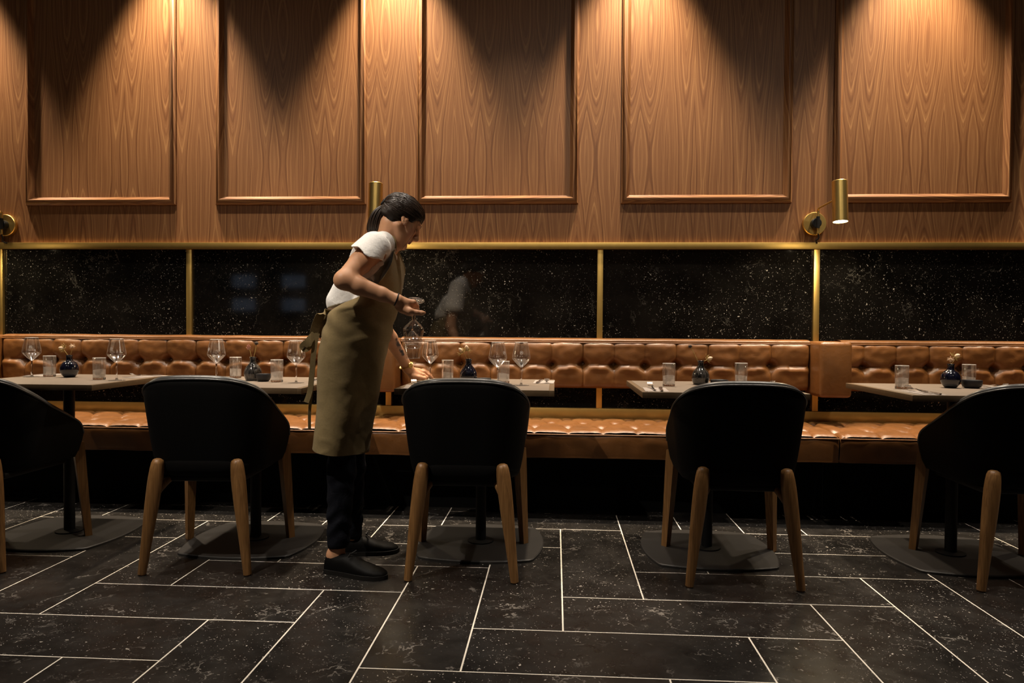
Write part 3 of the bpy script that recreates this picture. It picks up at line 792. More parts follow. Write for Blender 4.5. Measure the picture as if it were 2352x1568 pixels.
for k, dx, yy, rz, kn, w_ in [('A', .265, 3.455, PI-.35, 1, 'at the right back of the far left table'), ('A', -.284, 3.49, PI, 2, 'at the left back of the far left table'),
                             ('B', .262, 3.43, PI+.06, 1, 'on the table corner beside the apron ties'), ('C', -.262, 3.045, .14, 1, 'under the reaching arm of the waitress'),
                             ('C', .285, 3.415, PI-.03, 1, 'at the right end of the table where the waitress works'), ('D', -.265, 3.045, -.06, 1, 'at the front left of the fourth table'),
                             ('D', .285, 3.43, PI+.03, 0, 'behind the fourth chair near the padded divider'), ('E', -.235, 3.048, -.03, 1, 'at the front left of the far right table'),
                             ('E', .235, 3.42, PI+.05, 1, 'right of the bowl on the far right table')]:
    x, y = TBL[k]; napkin('grey napkin '+w_, x+dx, yy, rz)
    s = math.cos(rz)
    if kn != 2: fork('steel fork on the napkin '+w_, x+dx-.012*s, yy+.01*s, rz+.05)
    if kn: knife('steel knife on the napkin '+w_, x+dx+.022*s, yy, rz-.04)

# ------------------------------------------------------------------ the waitress
class Field:                              # signed distance field on a grid, meshed with surface nets
    def __init__(s, lo, hi, h):
        s.lo = np.array(lo, float); s.h = h; n = np.ceil((np.array(hi)-s.lo)/h).astype(int)+1
        s.ax = [s.lo[i]+h*np.arange(n[i]) for i in range(3)]; s.f = np.full(n, 1., np.float32)
    def win(s, c0, c1, pad):
        sl = []
        for i in range(3):
            a = max(0, int((c0[i]-pad-s.lo[i])/s.h)); b = min(len(s.ax[i]), int((c1[i]+pad-s.lo[i])/s.h)+2); sl.append(slice(a, max(a, b)))
        X, Y, Z = np.meshgrid(s.ax[0][sl[0]], s.ax[1][sl[1]], s.ax[2][sl[2]], indexing='ij', sparse=True)
        return tuple(sl), X, Y, Z
    def put(s, sl, d, k, op='u'):
        a = s.f[sl]
        if op == 'u': h = np.maximum(k-np.abs(a-d), 0)/max(k, 1e-6); s.f[sl] = np.minimum(a, d)-h*h*k/4
        elif op == 's': d = -d; h = np.maximum(k-np.abs(a-d), 0)/max(k, 1e-6); s.f[sl] = np.maximum(a, d)+h*h*k/4
    def cone(s, a, b, ra, rb, k=.012, op='u', sy=1., yc=None):
        a = np.array(a, float); b = np.array(b, float); R = max(ra, rb)
        sl, X, Y, Z = s.win(np.minimum(a, b), np.maximum(a, b), (R+k+.02)*max(1, sy))
        if sy != 1.: yc = (a[1]+b[1])/2 if yc is None else yc; Y = yc+(Y-yc)/sy
        ab = b-a; L = ab.dot(ab)+1e-12
        t = np.clip(((X-a[0])*ab[0]+(Y-a[1])*ab[1]+(Z-a[2])*ab[2])/L, 0, 1)
        d = np.sqrt((X-a[0]-t*ab[0])**2+(Y-a[1]-t*ab[1])**2+(Z-a[2]-t*ab[2])**2)-(ra+(rb-ra)*t)
        s.put(sl, d.astype(np.float32), k, op)
    def chain(s, pts, rs, k=.006, op='u', sy=1.):
        for i in range(len(pts)-1): s.cone(pts[i], pts[i+1], rs[i], rs[i+1], k, op, sy)
    def ell(s, c, r, Rm=None, k=.012, op='u'):
        c = np.array(c, float); r = np.array(r, float); m = r.max()
        sl, X, Y, Z = s.win(c, c, m+k+.02); x, y, z = X-c[0], Y-c[1], Z-c[2]
        if Rm is not None:
            Rt = np.array(Rm).T; x, y, z = [Rt[i, 0]*x+Rt[i, 1]*y+Rt[i, 2]*z for i in range(3)]
        k0 = np.sqrt((x/r[0])**2+(y/r[1])**2+(z/r[2])**2); k1 = np.sqrt((x/r[0]**2)**2+(y/r[1]**2)**2+(z/r[2]**2)**2)+1e-9
        s.put(sl, (k0*(k0-1)/k1).astype(np.float32), k, op)
    def clip(s, p, n, k=.002):            # keep the side against n
        n = np.array(n, float); n /= np.linalg.norm(n)
        X, Y, Z = np.meshgrid(*s.ax, indexing='ij', sparse=True)
        d = ((X-p[0])*n[0]+(Y-p[1])*n[1]+(Z-p[2])*n[2]).astype(np.float32); s.f = np.maximum(s.f, d)
    def geo(s):
        f = s.f; g = f < 0; n = np.array(f.shape)-1
        cnt = np.zeros(n, np.int8)
        for i in (0, 1):
            for j in (0, 1):
                for k in (0, 1): cnt += g[i:n[0]+i, j:n[1]+j, k:n[2]+k]
        act = np.argwhere((cnt > 0) & (cnt < 8)); idx = np.full(n, -1, np.int32); idx[tuple(act.T)] = np.arange(len(act))
        cor = {}
        for i in (0, 1):
            for j in (0, 1):
                for k in (0, 1): cor[i, j, k] = f[act[:, 0]+i, act[:, 1]+j, act[:, 2]+k]
        P = np.zeros((len(act), 3)); W = np.zeros(len(act))
        for a in cor:
            for ax in range(3):
                if a[ax] == 0:
                    b = list(a); b[ax] = 1; b = tuple(b); va, vb = cor[a], cor[b]; m = (va < 0) != (vb < 0)
                    t = np.where(m, va/np.where(m, va-vb, 1), 0); q = np.array(a, float)[None]+np.zeros((len(act), 3)); q[:, ax] = t
                    P += q*m[:, None]; W += m
        V = s.lo+s.h*(act+P/W[:, None]); Q = []
        for ax in range(3):
            u, v = (ax+1) % 3, (ax+2) % 3
            A = np.argwhere(np.diff(g.astype(np.int8), axis=ax) != 0)
            A = A[(A[:, u] > 0) & (A[:, v] > 0) & (A[:, u] < n[u]) & (A[:, v] < n[v])]
            fl = g[tuple(A.T)]
            def cell(du, dv): B = A.copy(); B[:, u] -= du; B[:, v] -= dv; return idx[tuple(B.T)]
            q = np.stack([cell(1, 1), cell(0, 1), cell(0, 0), cell(1, 0)], 1); q[~fl] = q[~fl][:, ::-1]; Q.append(q)
        Q = np.concatenate(Q); return V, Q[(Q >= 0).all(1)]
def npmesh(name, V, Q, mat, parent):
    me = bpy.data.meshes.new(name); me.vertices.add(len(V)); me.vertices.foreach_set('co', np.asarray(V, np.float32).ravel())
    me.loops.add(Q.size); me.loops.foreach_set('vertex_index', Q.astype(np.int32).ravel()); me.polygons.add(len(Q))
    me.polygons.foreach_set('loop_start', np.arange(0, Q.size, Q.shape[1], dtype=np.int32)); me.update(calc_edges=True); me.validate(); me.shade_smooth()
    me.materials.append(mat); o = bpy.data.objects.new(name, me); COL.objects.link(o); o.parent = parent
    return o

YB = 2.93                                  # the plane through the middle of her body
def B(px, py, y=YB): return on_y(px, py, y)
pe = thing('person', 'person with dark ponytail, white T-shirt and olive apron bending to set a table', 'person', (0, 0, 0))
base = np.array([-.86, YB, 0]); pe.location = base
def rel(V): return np.asarray(V)-base
def part(name, g, mat, smooth=60):
    return mesh(name, ([tuple(np.array(v)-base) for v in g[0]], g[1]), mat, pe, smooth)

# head frame
HC = B(919, 505); psi, phi = math.radians(27), math.radians(33)
fx = np.array([math.cos(psi)*math.cos(phi), math.sin(psi)*math.cos(phi), -math.sin(phi)]); ly = np.array([-math.sin(psi), math.cos(psi), 0]); uz = np.cross(fx, ly)
HR = np.stack([fx, ly, uz], 1); HS = .865
def hp(x, y, z): return HC+HR @ (np.array([x, y, z])*HS)
# limbs
Rsh, Rel, Rwr = B(858, 572, 2.79), B(789, 643, 2.655), B(913, 689, 2.715)
Lsh, Lel, Lwr = B(876, 590, 3.06), B(878, 745, 3.20), B(937, 846, 3.325)
chest, waist, pelv = B(862, 610), B(835, 692), B(806, 768)
Rhip, Lhip = B(808, 790, 2.865), B(815, 790, 2.995)
Rkn, Rank = B(788, 1000, 2.86), B(776, 1262, 2.845)
Lkn, Lank = B(808, 990, 3.03), B(808, 1238, 3.075)

fb = Field((-1.16, 2.52, -.01), (-.50, 3.50, 1.56), .0030)
fb.cone(chest, waist, .076, .076, .03, sy=1.5, yc=YB); fb.cone(waist, pelv, .080, .095, .03, sy=1.3, yc=YB)
fb.ell(B(862, 590), (.070, .15, .075), None, .04)
for a, b_, c, d in ((Rhip, Rkn, Rank, -1), (Lhip, Lkn, Lank, 1)):
    fb.cone(a, b_, .070, .044, .03); fb.cone(b_, b_*.6+c*.4, .044, .043, .01); fb.cone(b_*.6+c*.4, c, .043, .029, .01); fb.ell(c+np.array([-.01, 0, -.02]), (.036, .030, .04), None, .01)
    fb.cone(c+np.array([-.015, 0, -.03]), c+np.array([.10, .01*d, -.066]), .028, .015, .015)
# neck and head
nb = B(889, 562); fb.cone(nb, hp(-.025, 0, -.045), .053, .046, .02); fb.cone(B(870, 575, 2.85), B(872, 578, 3.01), .045, .045, .04)
def hell(c, r, k=.012, op='u', rot=None):
    Rm = HR if rot is None else HR @ np.array(rot); fb.ell(hp(*c), np.array(r)*HS, Rm, k, op)
hell((-.008, 0, .035), (.094, .074, .078), .01); hell((.035, 0, .025), (.060, .064, .070), .02)
hell((.050, 0, -.030), (.044, .054, .068), .02); hell((.040, 0, -.060), (.040, .044, .048), .02)
for s in (-1, 1):
    fb.cone(hp(-.002, s*.056, -.040), hp(.068, s*.016, -.098), .017*HS, .015*HS, .02)
    hell((.058, s*.043, -.018), (.026, .020, .020), .015)          # cheekbones
    hell((.090, s*.033, .006), (.016, .017, .010), .008, 's')      # eye sockets
    hell((.074, s*.032, .006), (.0145, .0145, .0135), .004)        # lids
    hell((.086, s*.030, .024), (.010, .022, .007), .010)           # brow
    hell((.104, s*.0105, -.036), (.010, .008, .007), .005)         # nostril wings
    hell((.112, s*.006, -.0425), (.004, .0025, .003), .002, 's')
    ea = np.array([[.88, 0, -.47], [0, 1, 0], [.47, 0, .88]])
    hell((.006, s*.074, -.002), (.018, .0065, .030), .006, 'u', ea); hell((.009, s*.081, .004), (.010, .005, .017), .004, 's', ea)
    hell((.013, s*.076, -.004), (.005, .005, .006), .004)
fb.cone(hp(.092, 0, .016), hp(.116, 0, -.028), .0085*HS, .010*HS, .012); hell((.113, 0, -.031), (.011, .011, .009), .008)
hell((.090, 0, -.052), (.012, .022, .014), .010); hell((.099, 0, -.0555), (.0065, .020, .0048), .004); hell((.0965, 0, -.0665), (.0075, .017, .0058), .004)
hell((.079, 0, -.097), (.020, .021, .017), .014)
# arms
def mid(a, b_, t): return a*(1-t)+b_*t
fb.ell(Rsh, (.052, .05, .055), None, .03); fb.cone(Rsh, mid(Rsh, Rel, .45), .046, .043, .03); fb.cone(mid(Rsh, Rel, .45), Rel, .043, .0335, .012)
fb.cone(Rel, mid(Rel, Rwr, .28), .0330, .0350, .02); fb.cone(mid(Rel, Rwr, .28), mid(Rel, Rwr, .7), .0350, .0275, .01); fb.cone(mid(Rel, Rwr, .7), Rwr, .0275, .0215, .01, sy=.95)
fb.ell(Lsh, (.052, .05, .055), None, .03); fb.cone(Lsh, Lel, .046, .038, .02); fb.cone(Lel, mid(Lel, Lwr, .3), .033, .033, .02); fb.cone(mid(Lel, Lwr, .3), Lwr, .033, .0235, .01)
# right hand, palm up round the stems, fingers curling, thumb forward
yR = 2.745
def Hn(px, py, y): return B(px, py, y)
fb.cone(Rwr, Hn(926, 700, 2.735), .0210, .0225, .012, sy=1.05); fb.cone(Hn(926, 696, 2.735), Hn(941, 703, 2.75), .024, .019, .012); fb.cone(Hn(924, 706, 2.745), Hn(938, 712, 2.775), .021, .017, .012)
fb.chain([Hn(936, 692, 2.735), Hn(950, 694, 2.742), Hn(957, 703, 2.762), Hn(952, 709, 2.785)], [.0115, .0100, .0092, .0080], .005)
fb.chain([Hn(940, 697, 2.755), Hn(953, 701, 2.768), Hn(958, 709, 2.79), Hn(951, 713, 2.806)], [.0105, .0098, .0088, .0078], .004)
fb.chain([Hn(938, 705, 2.775), Hn(950, 710, 2.79), Hn(952, 717, 2.812), Hn(946, 718, 2.825)], [.0100, .0092, .0084, .0074], .004)
fb.chain([Hn(935, 712, 2.79), Hn(944, 717, 2.806), Hn(946, 722, 2.824), Hn(941, 722, 2.834)], [.0092, .0080, .0074, .0066], .004)
fb.cone(Hn(919, 700, 2.735), Hn(938, 716, 2.765), .020, .015, .012)
fb.chain([Hn(924, 707, 2.725), Hn(941, 714, 2.722), Hn(957, 717.5, 2.735), Hn(968, 718.5, 2.745), Hn(975, 718, 2.752)], [.0165, .0120, .0092, .0086, .0056], .008)
# left hand lowering a glass by its stem
G5 = np.array(tz(988, 873))
fb.cone(Lwr, Hn(950, 857, 3.345), .0230, .021, .012); fb.cone(Hn(948, 853, 3.36), Hn(962, 853, 3.385), .021, .0165, .012); fb.cone(Hn(948, 862, 3.335), Hn(963, 860, 3.355), .019, .014, .012)
st = lambda z, dx, dy: G5+np.array([dx, dy, z])
fb.chain([Hn(960, 852, 3.392), Hn(973, 851, 3.412), Hn(983, 857, 3.422), st(.022, .002, .012)], [.0115, .0098, .0088, .0072], .004)
fb.chain([Hn(961, 855, 3.375), Hn(974, 854, 3.392), Hn(984, 861, 3.400), st(.012, .010, -.004)], [.0115, .0098, .0086, .0070], .004)
fb.chain([Hn(961, 859, 3.362), Hn(973, 861, 3.372), Hn(980, 866, 3.376), st(.010, -.012, -.024)], [.0108, .0092, .0080, .0066], .004)
fb.chain([Hn(958, 863, 3.350), Hn(967, 866, 3.352), Hn(974, 870, 3.354), st(.010, -.030, -.036)], [.0098, .0082, .0074, .0062], .004)
fb.chain([Hn(948, 864, 3.325), Hn(962, 867, 3.335), Hn(974, 869, 3.352), st(.011, -.018, -.012)], [.0150, .0112, .0095, .0075], .006)
V, Q = fb.geo()
M_skin = NT('skin'); _a = M_skin.add('ShaderNodeAttribute', attribute_name='tint').outputs['Color']
_n = M_skin.noise(M_skin.coord(), 60, 3)
M_skin.P(Base_Color=M_skin.mix(_n, M_skin.mix(.10, _a, (.30, .10, .06)), _a), Roughness=.48, Subsurface_Weight=.12, Subsurface_Radius=(.012, .005, .003), Subsurface_Scale=.6, Specular_IOR_Level=.4)
M_skin.bump(M_skin.noise(M_skin.coord(), 420, 2), .08, .0008)
bo = npmesh('body', rel(V), Q, M_skin.m, pe)
c = np.tile(np.array([.62, .325, .18, 1.]), (len(V), 1))
def near(p, r): return np.clip(1-np.linalg.norm(V-np.array(p), axis=1)/r, 0, 1)[:, None]
def tint(p, r, col, a):
    global c
    m = np.minimum(1, near(p, r)*2.2)*a; c[:, :3] = c[:, :3]*(1-m)+np.array(col)*m
tint(hp(.100, 0, -.0615), .022, (.36, .12, .10), .8)
for s in (-1, 1):
    tint(hp(.072, s*.045, -.03), .03, (.56, .24, .16), .5); tint(hp(.088, s*.032, .004), .014, (.20, .09, .06), .5)
for q in range(26):                       # forearm tattoo, dark floral marks
    t_ = .36+.36*(q/26); p0 = B(880+t_*57+5+4*math.sin(q*2.1), 745+t_*101-3+4*math.cos(q*1.7), mid(Lel, Lwr, t_)[1]-.022)
    tint(p0, .007+.006*((q*7) % 5)/5, (.028, .032, .036), .92 if q % 4 else .5)
ca = bo.data.color_attributes.new('tint', 'FLOAT_COLOR', 'POINT'); ca.data.foreach_set('color', c.astype(np.float32).ravel())

# T-shirt
fs = Field((-1.16, 2.58, 1.0), (-.56, 3.28, 1.50), .0034)
fs.cone(B(864, 600), B(848, 665), .082, .082, .03, sy=1.55, yc=YB); fs.cone(B(846, 665), B(815, 718), .088, .092, .04, sy=1.35, yc=YB)
fs.ell(B(862, 588), (.076, .146, .080), None, .04); fs.cone(B(880, 558, 2.87), B(880, 558, 2.99), .048, .048, .03)
fs.cone(B(812, 640, YB), B(782, 690, YB), .055, .050, .05, sy=1.9)
for sh, el in ((Rsh, Rel), (Lsh, Lel)):
    e = mid(sh, el, .56); fs.cone(sh+np.array([.004, 0, .006]), e, .064, .073, .035)
for q in range(9):                         # soft folds from the shoulder and at the side
    a = B(890-q*9, 548+q*3, 2.80-.006*q); b_ = B(846+q*7, 612-q*2, 2.735+.006*q); fs.cone(a, b_, .005, .011, .020, 'u' if q % 2 else 's')
for q in range(7):
    a = B(856-q*6, 640+q*8, 2.79); b_ = B(850-q*10, 690+q*3, 2.775); fs.cone(a, b_, .010, .006, .020, 's' if q % 2 else 'u')
for sh, el in ((Rsh, Rel), (Lsh, Lel)):
    e = mid(sh, el, .50); fs.cone(e, mid(sh, el, .78), .047, .060, .004, 's')
fs.cone(B(889, 566), B(930, 520), .051, .075, .004, 's')
for sh, el in ((Rsh, Rel),):
    d = (el-sh)/np.linalg.norm(el-sh)
X, Y, Z = np.meshgrid(*fs.ax, indexing='ij', sparse=True)
h1 = B(818, 569, 2.69); h2 = B(893, 612, 2.72); sd = h2-h1; nrm = np.array([sd[2], 0, -sd[0]]); nrm /= np.linalg.norm(nrm); nrm = -nrm if nrm[2] > 0 else nrm
cut = (X-h1[0])*nrm[0]+(Z-h1[2])*nrm[2]+.006*np.sin(X*90)
fs.f = np.where((Y < 2.765) & (cut > -.02), np.maximum(fs.f, cut), fs.f).astype(np.float32)
lo_ = B(770, 708, YB)[2]; fs.f = np.maximum(fs.f, (lo_-Z+.25*(X-B(770, 708, YB)[0])).astype(np.float32))
V, Q = fs.geo(); M_shirt = cloth('white_jersey', (.86, .84, .81), 1200, .9, .25)
npmesh('t_shirt', rel(V), Q, M_shirt, pe)

# trousers, only the lower legs show
ft = Field((-1.14, 2.68, .03), (-.62, 3.2, .86), .0040)
for h_, k_, a_ in ((Rhip, Rkn, Rank), (Lhip, Lkn, Lank)):
    ft.cone(h_, k_, .074, .053, .03); ft.cone(k_, mid(k_, a_, .3), .053, .056, .02); ft.cone(mid(k_, a_, .3), mid(k_, a_, .93), .056, .045, .02)
X, Y, Z = np.meshgrid(*ft.ax, indexing='ij', sparse=True)
wz = np.clip((.62-Z)/.4, .15, 1); ft.f = ft.f+(.0042*wz*np.sin(Z*88+2.6*np.sin(X*38+Y*22)+1.5*np.sin(Y*45))*(.6+.4*np.sin(Z*31+X*20))).astype(np.float32)
for cut_ in (B(776, 1266, 2.85),):
    X, Y, Z = np.meshgrid(*ft.ax, indexing='ij', sparse=True)
    ft.f = np.where(Y < 2.955, np.maximum(ft.f, cut_[2]-Z+.08*(X-cut_[0])), np.maximum(ft.f, Lank[2]-.012-Z)).astype(np.float32)
for a_ in (Rank, Lank): ft.cone(a_+np.array([0, 0, .03]), a_-np.array([0, 0, .05]), .036, .040, .003, 's')
V, Q = ft.geo(); M_jean = cloth('dark_navy_denim', (.003, .0038, .008), 700, .85, .3, 0); npmesh('trousers', rel(V), Q, M_jean, pe)

# shoes
M_shoe = simple('black_shoe_leather', (.003, .0028, .0026), .6, spec=.12, bump=.1); M_sole = simple('black_rubber_sole', (.010, .009, .008), .6, spec=.3)
def shoe(heel, toe, lift=0):
    heel = np.array([heel[0], heel[1], 0]); toe = np.array([toe[0], toe[1], 0]); d = toe-heel; L = np.linalg.norm(d); d /= L; n = np.array([-d[1], d[0], 0]); up = np.array([0, 0, 1.])
    secs = [(0.0, .018, .050), (.03, .030, .070), (.10, .033, .080), (.22, .034, .076), (.34, .036, .078), (.46, .040, .073), (.60, .045, .058), (.75, .046, .046), (.88, .040, .038), (.96, .028, .030), (1.0, .010, .022)]
    rows = []; srows = []
    for t_, w_, h_ in secs:
        c0 = heel+d*L*t_; ring = []
        for q in range(21):
            a = PI*q/20; x_ = math.cos(a)*w_*(1+.06*math.sin(a)); z_ = .014+(h_-.014)*(math.sin(a)**.75); ring.append(c0+n*x_+up*z_)
        rows.append(ring)
    g = grid(rows); k = len(rows[0]); g[1].append(tuple(range(k))); g[1].append(tuple((len(rows)-1)*k+q for q in range(k)))
    s_ = fix_normals(part('shoe', g, M_shoe, 60))
    out = [heel+d*L*t_+n*(w_+.005) for t_, w_, h_ in secs]+[toe+d*.006]+[heel+d*L*t_-n*(w_+.005) for t_, w_, h_ in secs[::-1]]+[heel-d*.006]
    m = len(out); V = [tuple(p-base) for p in out]+[tuple(p-base+up*.017) for p in out]
    mesh('sole', (V, [(i, (i+1) % m, m+(i+1) % m, m+i) for i in range(m)]+[tuple(range(m-1, -1, -1)), tuple(range(m, 2*m))]), M_sole, s_, 40)
    for q in range(4):
        t_ = .44+.055*q; w_ = .022; z_ = .079-.014*(t_-.36)/.2-.004*q; c0 = heel+d*L*t_
        mesh('lace', ([tuple(np.array(v)-base) for v in tube([c0+n*w_+up*(z_-.008), c0+up*(z_+.003), c0-n*w_+up*(z_-.008)], .0022, 6)[0]], tube([(0, 0, 0), (1, 0, 0), (2, 0, 0)], .1, 6)[1]), M_sole, s_, 60)
    bw = heel+d*L*.42+up*.083
    for sg in (-1, 1):
        g = tube([bw+n*0, bw+n*sg*.022+up*.008+d*.01, bw+n*sg*.034-up*.004+d*.006, bw+n*sg*.018-up*.004+d*.012, bw], .0022, 6); mesh('lace', ([tuple(np.array(v)-base) for v in g[0]], g[1]), M_sole, s_, 60)
shoe((-.925, 2.848), (-.660, 2.772)); shoe((-.925, 3.058), (-.690, 3.125))

# apron: bib and wrap skirt as one thick cloth
rowsA = [((906, 572, 2.885), (908, 574), .045), ((904, 588, 2.845), (911, 590), .075), ((899, 608, 2.80), (914.5, 608), .13), ((885, 632, 2.775), (916.5, 635), .165), ((866, 654, 2.765), (916, 660), .175),
         ((832, 678, 2.775), (913, 682), .180), ((790, 697, 2.80), (910, 697), .185), ((763, 715, 2.85), (907, 710), .185), ((751, 738, 2.855), (902, 732), .185), ((741, 768, 2.855), (895, 765), .186), ((733, 805, 2.855), (888, 800), .186),
         ((729, 850, 2.86), (880, 845), .184), ((728, 895, 2.86), (870, 890), .18), ((728, 935, 2.865), (861, 932), .182), ((725, 972, 2.86), (852, 975), .184), ((721, 1000, 2.86), (846, 1006), .188), ((718, 1025, 2.86), (843, 1037), .19)]
rr = []
for e, f_, b_ in rowsA: rr.append(np.concatenate([B(*e), B(f_[0], f_[1], YB), [b_]]))
rr = [np.array(p) for p in smooth_path(rr, 6)]
outer = []; R_ = len(rr); _rc = random.Random(5); CR = []
for q in range(46):
    ua, va = _rc.uniform(.02, .55), _rc.uniform(.42, 1.0); an = _rc.choice((.35, -.5, .9, -.15, -.9)); L_ = _rc.uniform(.06, .18)
    CR.append((ua, va, ua+L_*math.cos(an), va+L_*.6*math.sin(an), _rc.choice((1, -1, 1))*_rc.uniform(.0015, .0040)))
for i, p in enumerate(rr):
    e, f_, b_ = p[:3], p[3:6], p[6]; row = []; sk = min(1, max(0, (i-40)/30))
    fe = e.copy(); fe[1] = 2*YB-e[1]
    for half in (0, 1):
        E = e if half == 0 else fe; sg = -1 if half == 0 else 1
        wb = sst(28, 42, i); C1 = np.array([E[0]+.26*(f_[0]-E[0]), (YB+sg*b_*1.62)*wb+(E[1]+sg*.006)*(1-wb), E[2]*.7+f_[2]*.3]); C2 = np.array([f_[0]+.002, YB+sg*b_*.74, f_[2]])
        cv = []
        for t_ in np.linspace(0, 1, 44):
            a, b2, c2, d2 = (1-t_)**3, 3*t_*(1-t_)**2, 3*t_*t_*(1-t_), t_**3; q = a*E+b2*C1+c2*C2+d2*f_
            cv.append(q)
        row += cv if half == 0 else cv[-2::-1]
    ctr = np.array([(e[0]+f_[0])/2, YB, 0]); out = []
    for j, q in enumerate(row):
        r_ = q-ctr; r_[2] = 0; r_ /= np.linalg.norm(r_)+1e-9; u = j/86
        dsp = .0035*mnoise.noise((q[0]*5+q[2]*4, q[1]*5, q[2]*5-q[0]*4))+.0016*mnoise.noise((q[0]*20-q[2]*14, q[1]*14, q[2]*26+q[0]*18))
        dsp += .007*(1-sk)
        dsp += sk*.007*math.sin(u*26+2.2*math.sin(i*.06)+q[2]*5)*min(1, 3*u)
        dsp += .006*math.sin((q[2]*1.0+q[0]*.9)*60)*math.exp(-((q[2]-1.0)/.06)**2)*(1-sk)
        for ua, va, ub, vb, am in CR:
            du, dv = ub-ua, vb-va; f_t = max(0, min(1, ((u-ua)*du+(i/R_-va)*dv)/(du*du+dv*dv))); ds = math.hypot((u-ua-f_t*du)*.55, (i/R_-va-f_t*dv)*.85)
            dsp += am*math.exp(-(ds/.0065)**2)*math.sin(PI*min(1, max(0, .12+f_t*.76)))
        out.append(q+r_*(dsp*min(1, i/14)))
    outer.append(out)
inner = [[q-(lambda v: v/(np.linalg.norm(v)+1e-9))(np.array([q[0]-(r[0][0]+r[43][0])/2, q[1]-YB, 0]))*.003 for q in r] for r in outer]
gO = grid(outer); gI = grid(inner); n = len(gO[0]); C = 87; R = len(outer)
Fq = [tuple(f) for f in gO[1]]+[tuple(i+n for i in f[::-1]) for f in gI[1]]
for j in range(C-1): Fq += [(j+1, j, n+j, n+j+1), ((R-1)*C+j, (R-1)*C+j+1, n+(R-1)*C+j+1, n+(R-1)*C+j)]
for i in range(R-1): Fq += [(i*C, (i+1)*C, n+(i+1)*C, n+i*C), ((i+1)*C+C-1, i*C+C-1, n+i*C+C-1, n+(i+1)*C+C-1)]
M_apron = cloth('olive_cotton', (.225, .166, .078), 900, .9, .12, .03)
ap = fix_normals(part('apron', (gO[0]+gI[0], Fq), M_apron, 50))
def apart(name, g, mat, sm=60): return mesh(name, ([tuple(np.array(v)-base) for v in g[0]], g[1]), mat, ap, sm)
M_stitch = simple('hem_stitching', (.07, .052, .028), .9)
hem = [np.array(r[0])+np.array([.006, -.002, 0]) for r in outer[34:]]
apart('hem_stitch', join(*[tube([hem[i]*(1-a)+hem[i+1]*a for a in (0, .45)], .0011, 5) for i in range(len(hem)-1)]), M_stitch)
apart('neck_strap', ribbon(smooth_path([outer[0][4], B(903, 552, 2.872), B(889, 534, 2.885), B(879, 530, YB), B(889, 534, 2.975), B(903, 552, 2.99), outer[0][80]], 5), .022, (.5, 0, -.3), .002), M_apron)
apart('strap_buckle', tube([B(908, 574, 2.872)+np.array([.004*math.cos(a), 0, .006*math.sin(a)]) for a in np.linspace(0, 2*PI, 17)], .0014, 6), M_steel)
yb = 2.872; W1 = (0, 1, 0)
apart('apron_tie', ribbon(smooth_path([B(764, 714, yb), B(756, 716, yb-.02), B(745, 718, yb-.03), B(737, 722, yb-.02), B(727, 745, yb-.01), B(722, 768, yb), B(731, 768, yb+.01), B(742, 742, yb), B(752, 722, yb)], 6), .036, (1, .35, .35), .0018), M_apron)
apart('apron_tie', ribbon(smooth_path([B(724, 766, yb), B(715, 776, yb-.02), B(706, 786, yb-.03), B(697, 795, yb-.03), B(702, 800, yb-.025), B(712, 790, yb-.01), B(724, 770, yb)], 6), .030, (.6, .3, -.7), .0018), M_apron)
apart('apron_tie', ribbon(smooth_path([B(729, 765, yb-.01), B(723, 790, yb-.01), B(719, 825, yb-.005), B(716, 860, yb), B(713, 890, yb), B(709, 908, yb-.004), B(703, 924, yb-.01)], 6), .021, (1, .3, 0), .0018), M_apron)
apart('apron_tie', ribbon(smooth_path([B(731, 766, yb+.01), B(724, 800, yb+.01), B(720, 850, yb+.01), B(715, 905, yb+.01), B(711, 945, yb+.01), B(711, 985, yb+.01)], 6), .013, (.7, .7, 0), .0018), M_apron)
apart('loose_thread', tube(smooth_path([B(738, 1027, 2.86), B(738, 1034, 2.86), B(741, 1041, 2.86)], 4), .0009, 5), M_apron)

# hair: a cap of fine strands drawn back into a ponytail
M_hair = NT('dark_brown_hair'); _h = M_hair.noise(M_hair.coord(), 30, 2)
M_hair.P(Base_Color=M_hair.mix(_h, (.010, .006, .004), (.045, .026, .015)), Roughness=.38, Specular_IOR_Level=.5)
fh = Field(HC-.17, HC+.17, .003)
def hh(c_, r, k=.01, op='u'): fh.ell(hp(*c_), np.array(r)*HS, HR, k, op)
hh((-.010, 0, .037), (.1005, .081, .084)); hh((.034, 0, .035), (.064, .070, .072), .02)
hh((-.05, 0, -.012), (.05, .066, .05), .02)
hh((.085, 0, -.055), (.075, .12, .078), .01, 's'); hh((.028, -.085, -.045), (.050, .05, .052), .008, 's'); hh((.028, .085, -.045), (.050, .05, .052), .008, 's')
hh((.007, -.086, -.006), (.020, .024, .033), .006, 's'); hh((.007, .086, -.006), (.020, .024, .033), .006, 's')
hh((-.075, 0, -.075), (.06, .08, .048), .01, 's'); hh((.120, 0, .036), (.034, .066, .054), .010, 's'); hh((.088, -.066, .002), (.040, .040, .042), .008, 's'); hh((.088, .066, .002), (.040, .040, .042), .008, 's')
V, Q = fh.geo(); ho = npmesh('hair', rel(V), Q, M_hair.m, pe)
tie = hp(-.106, 0, .022)
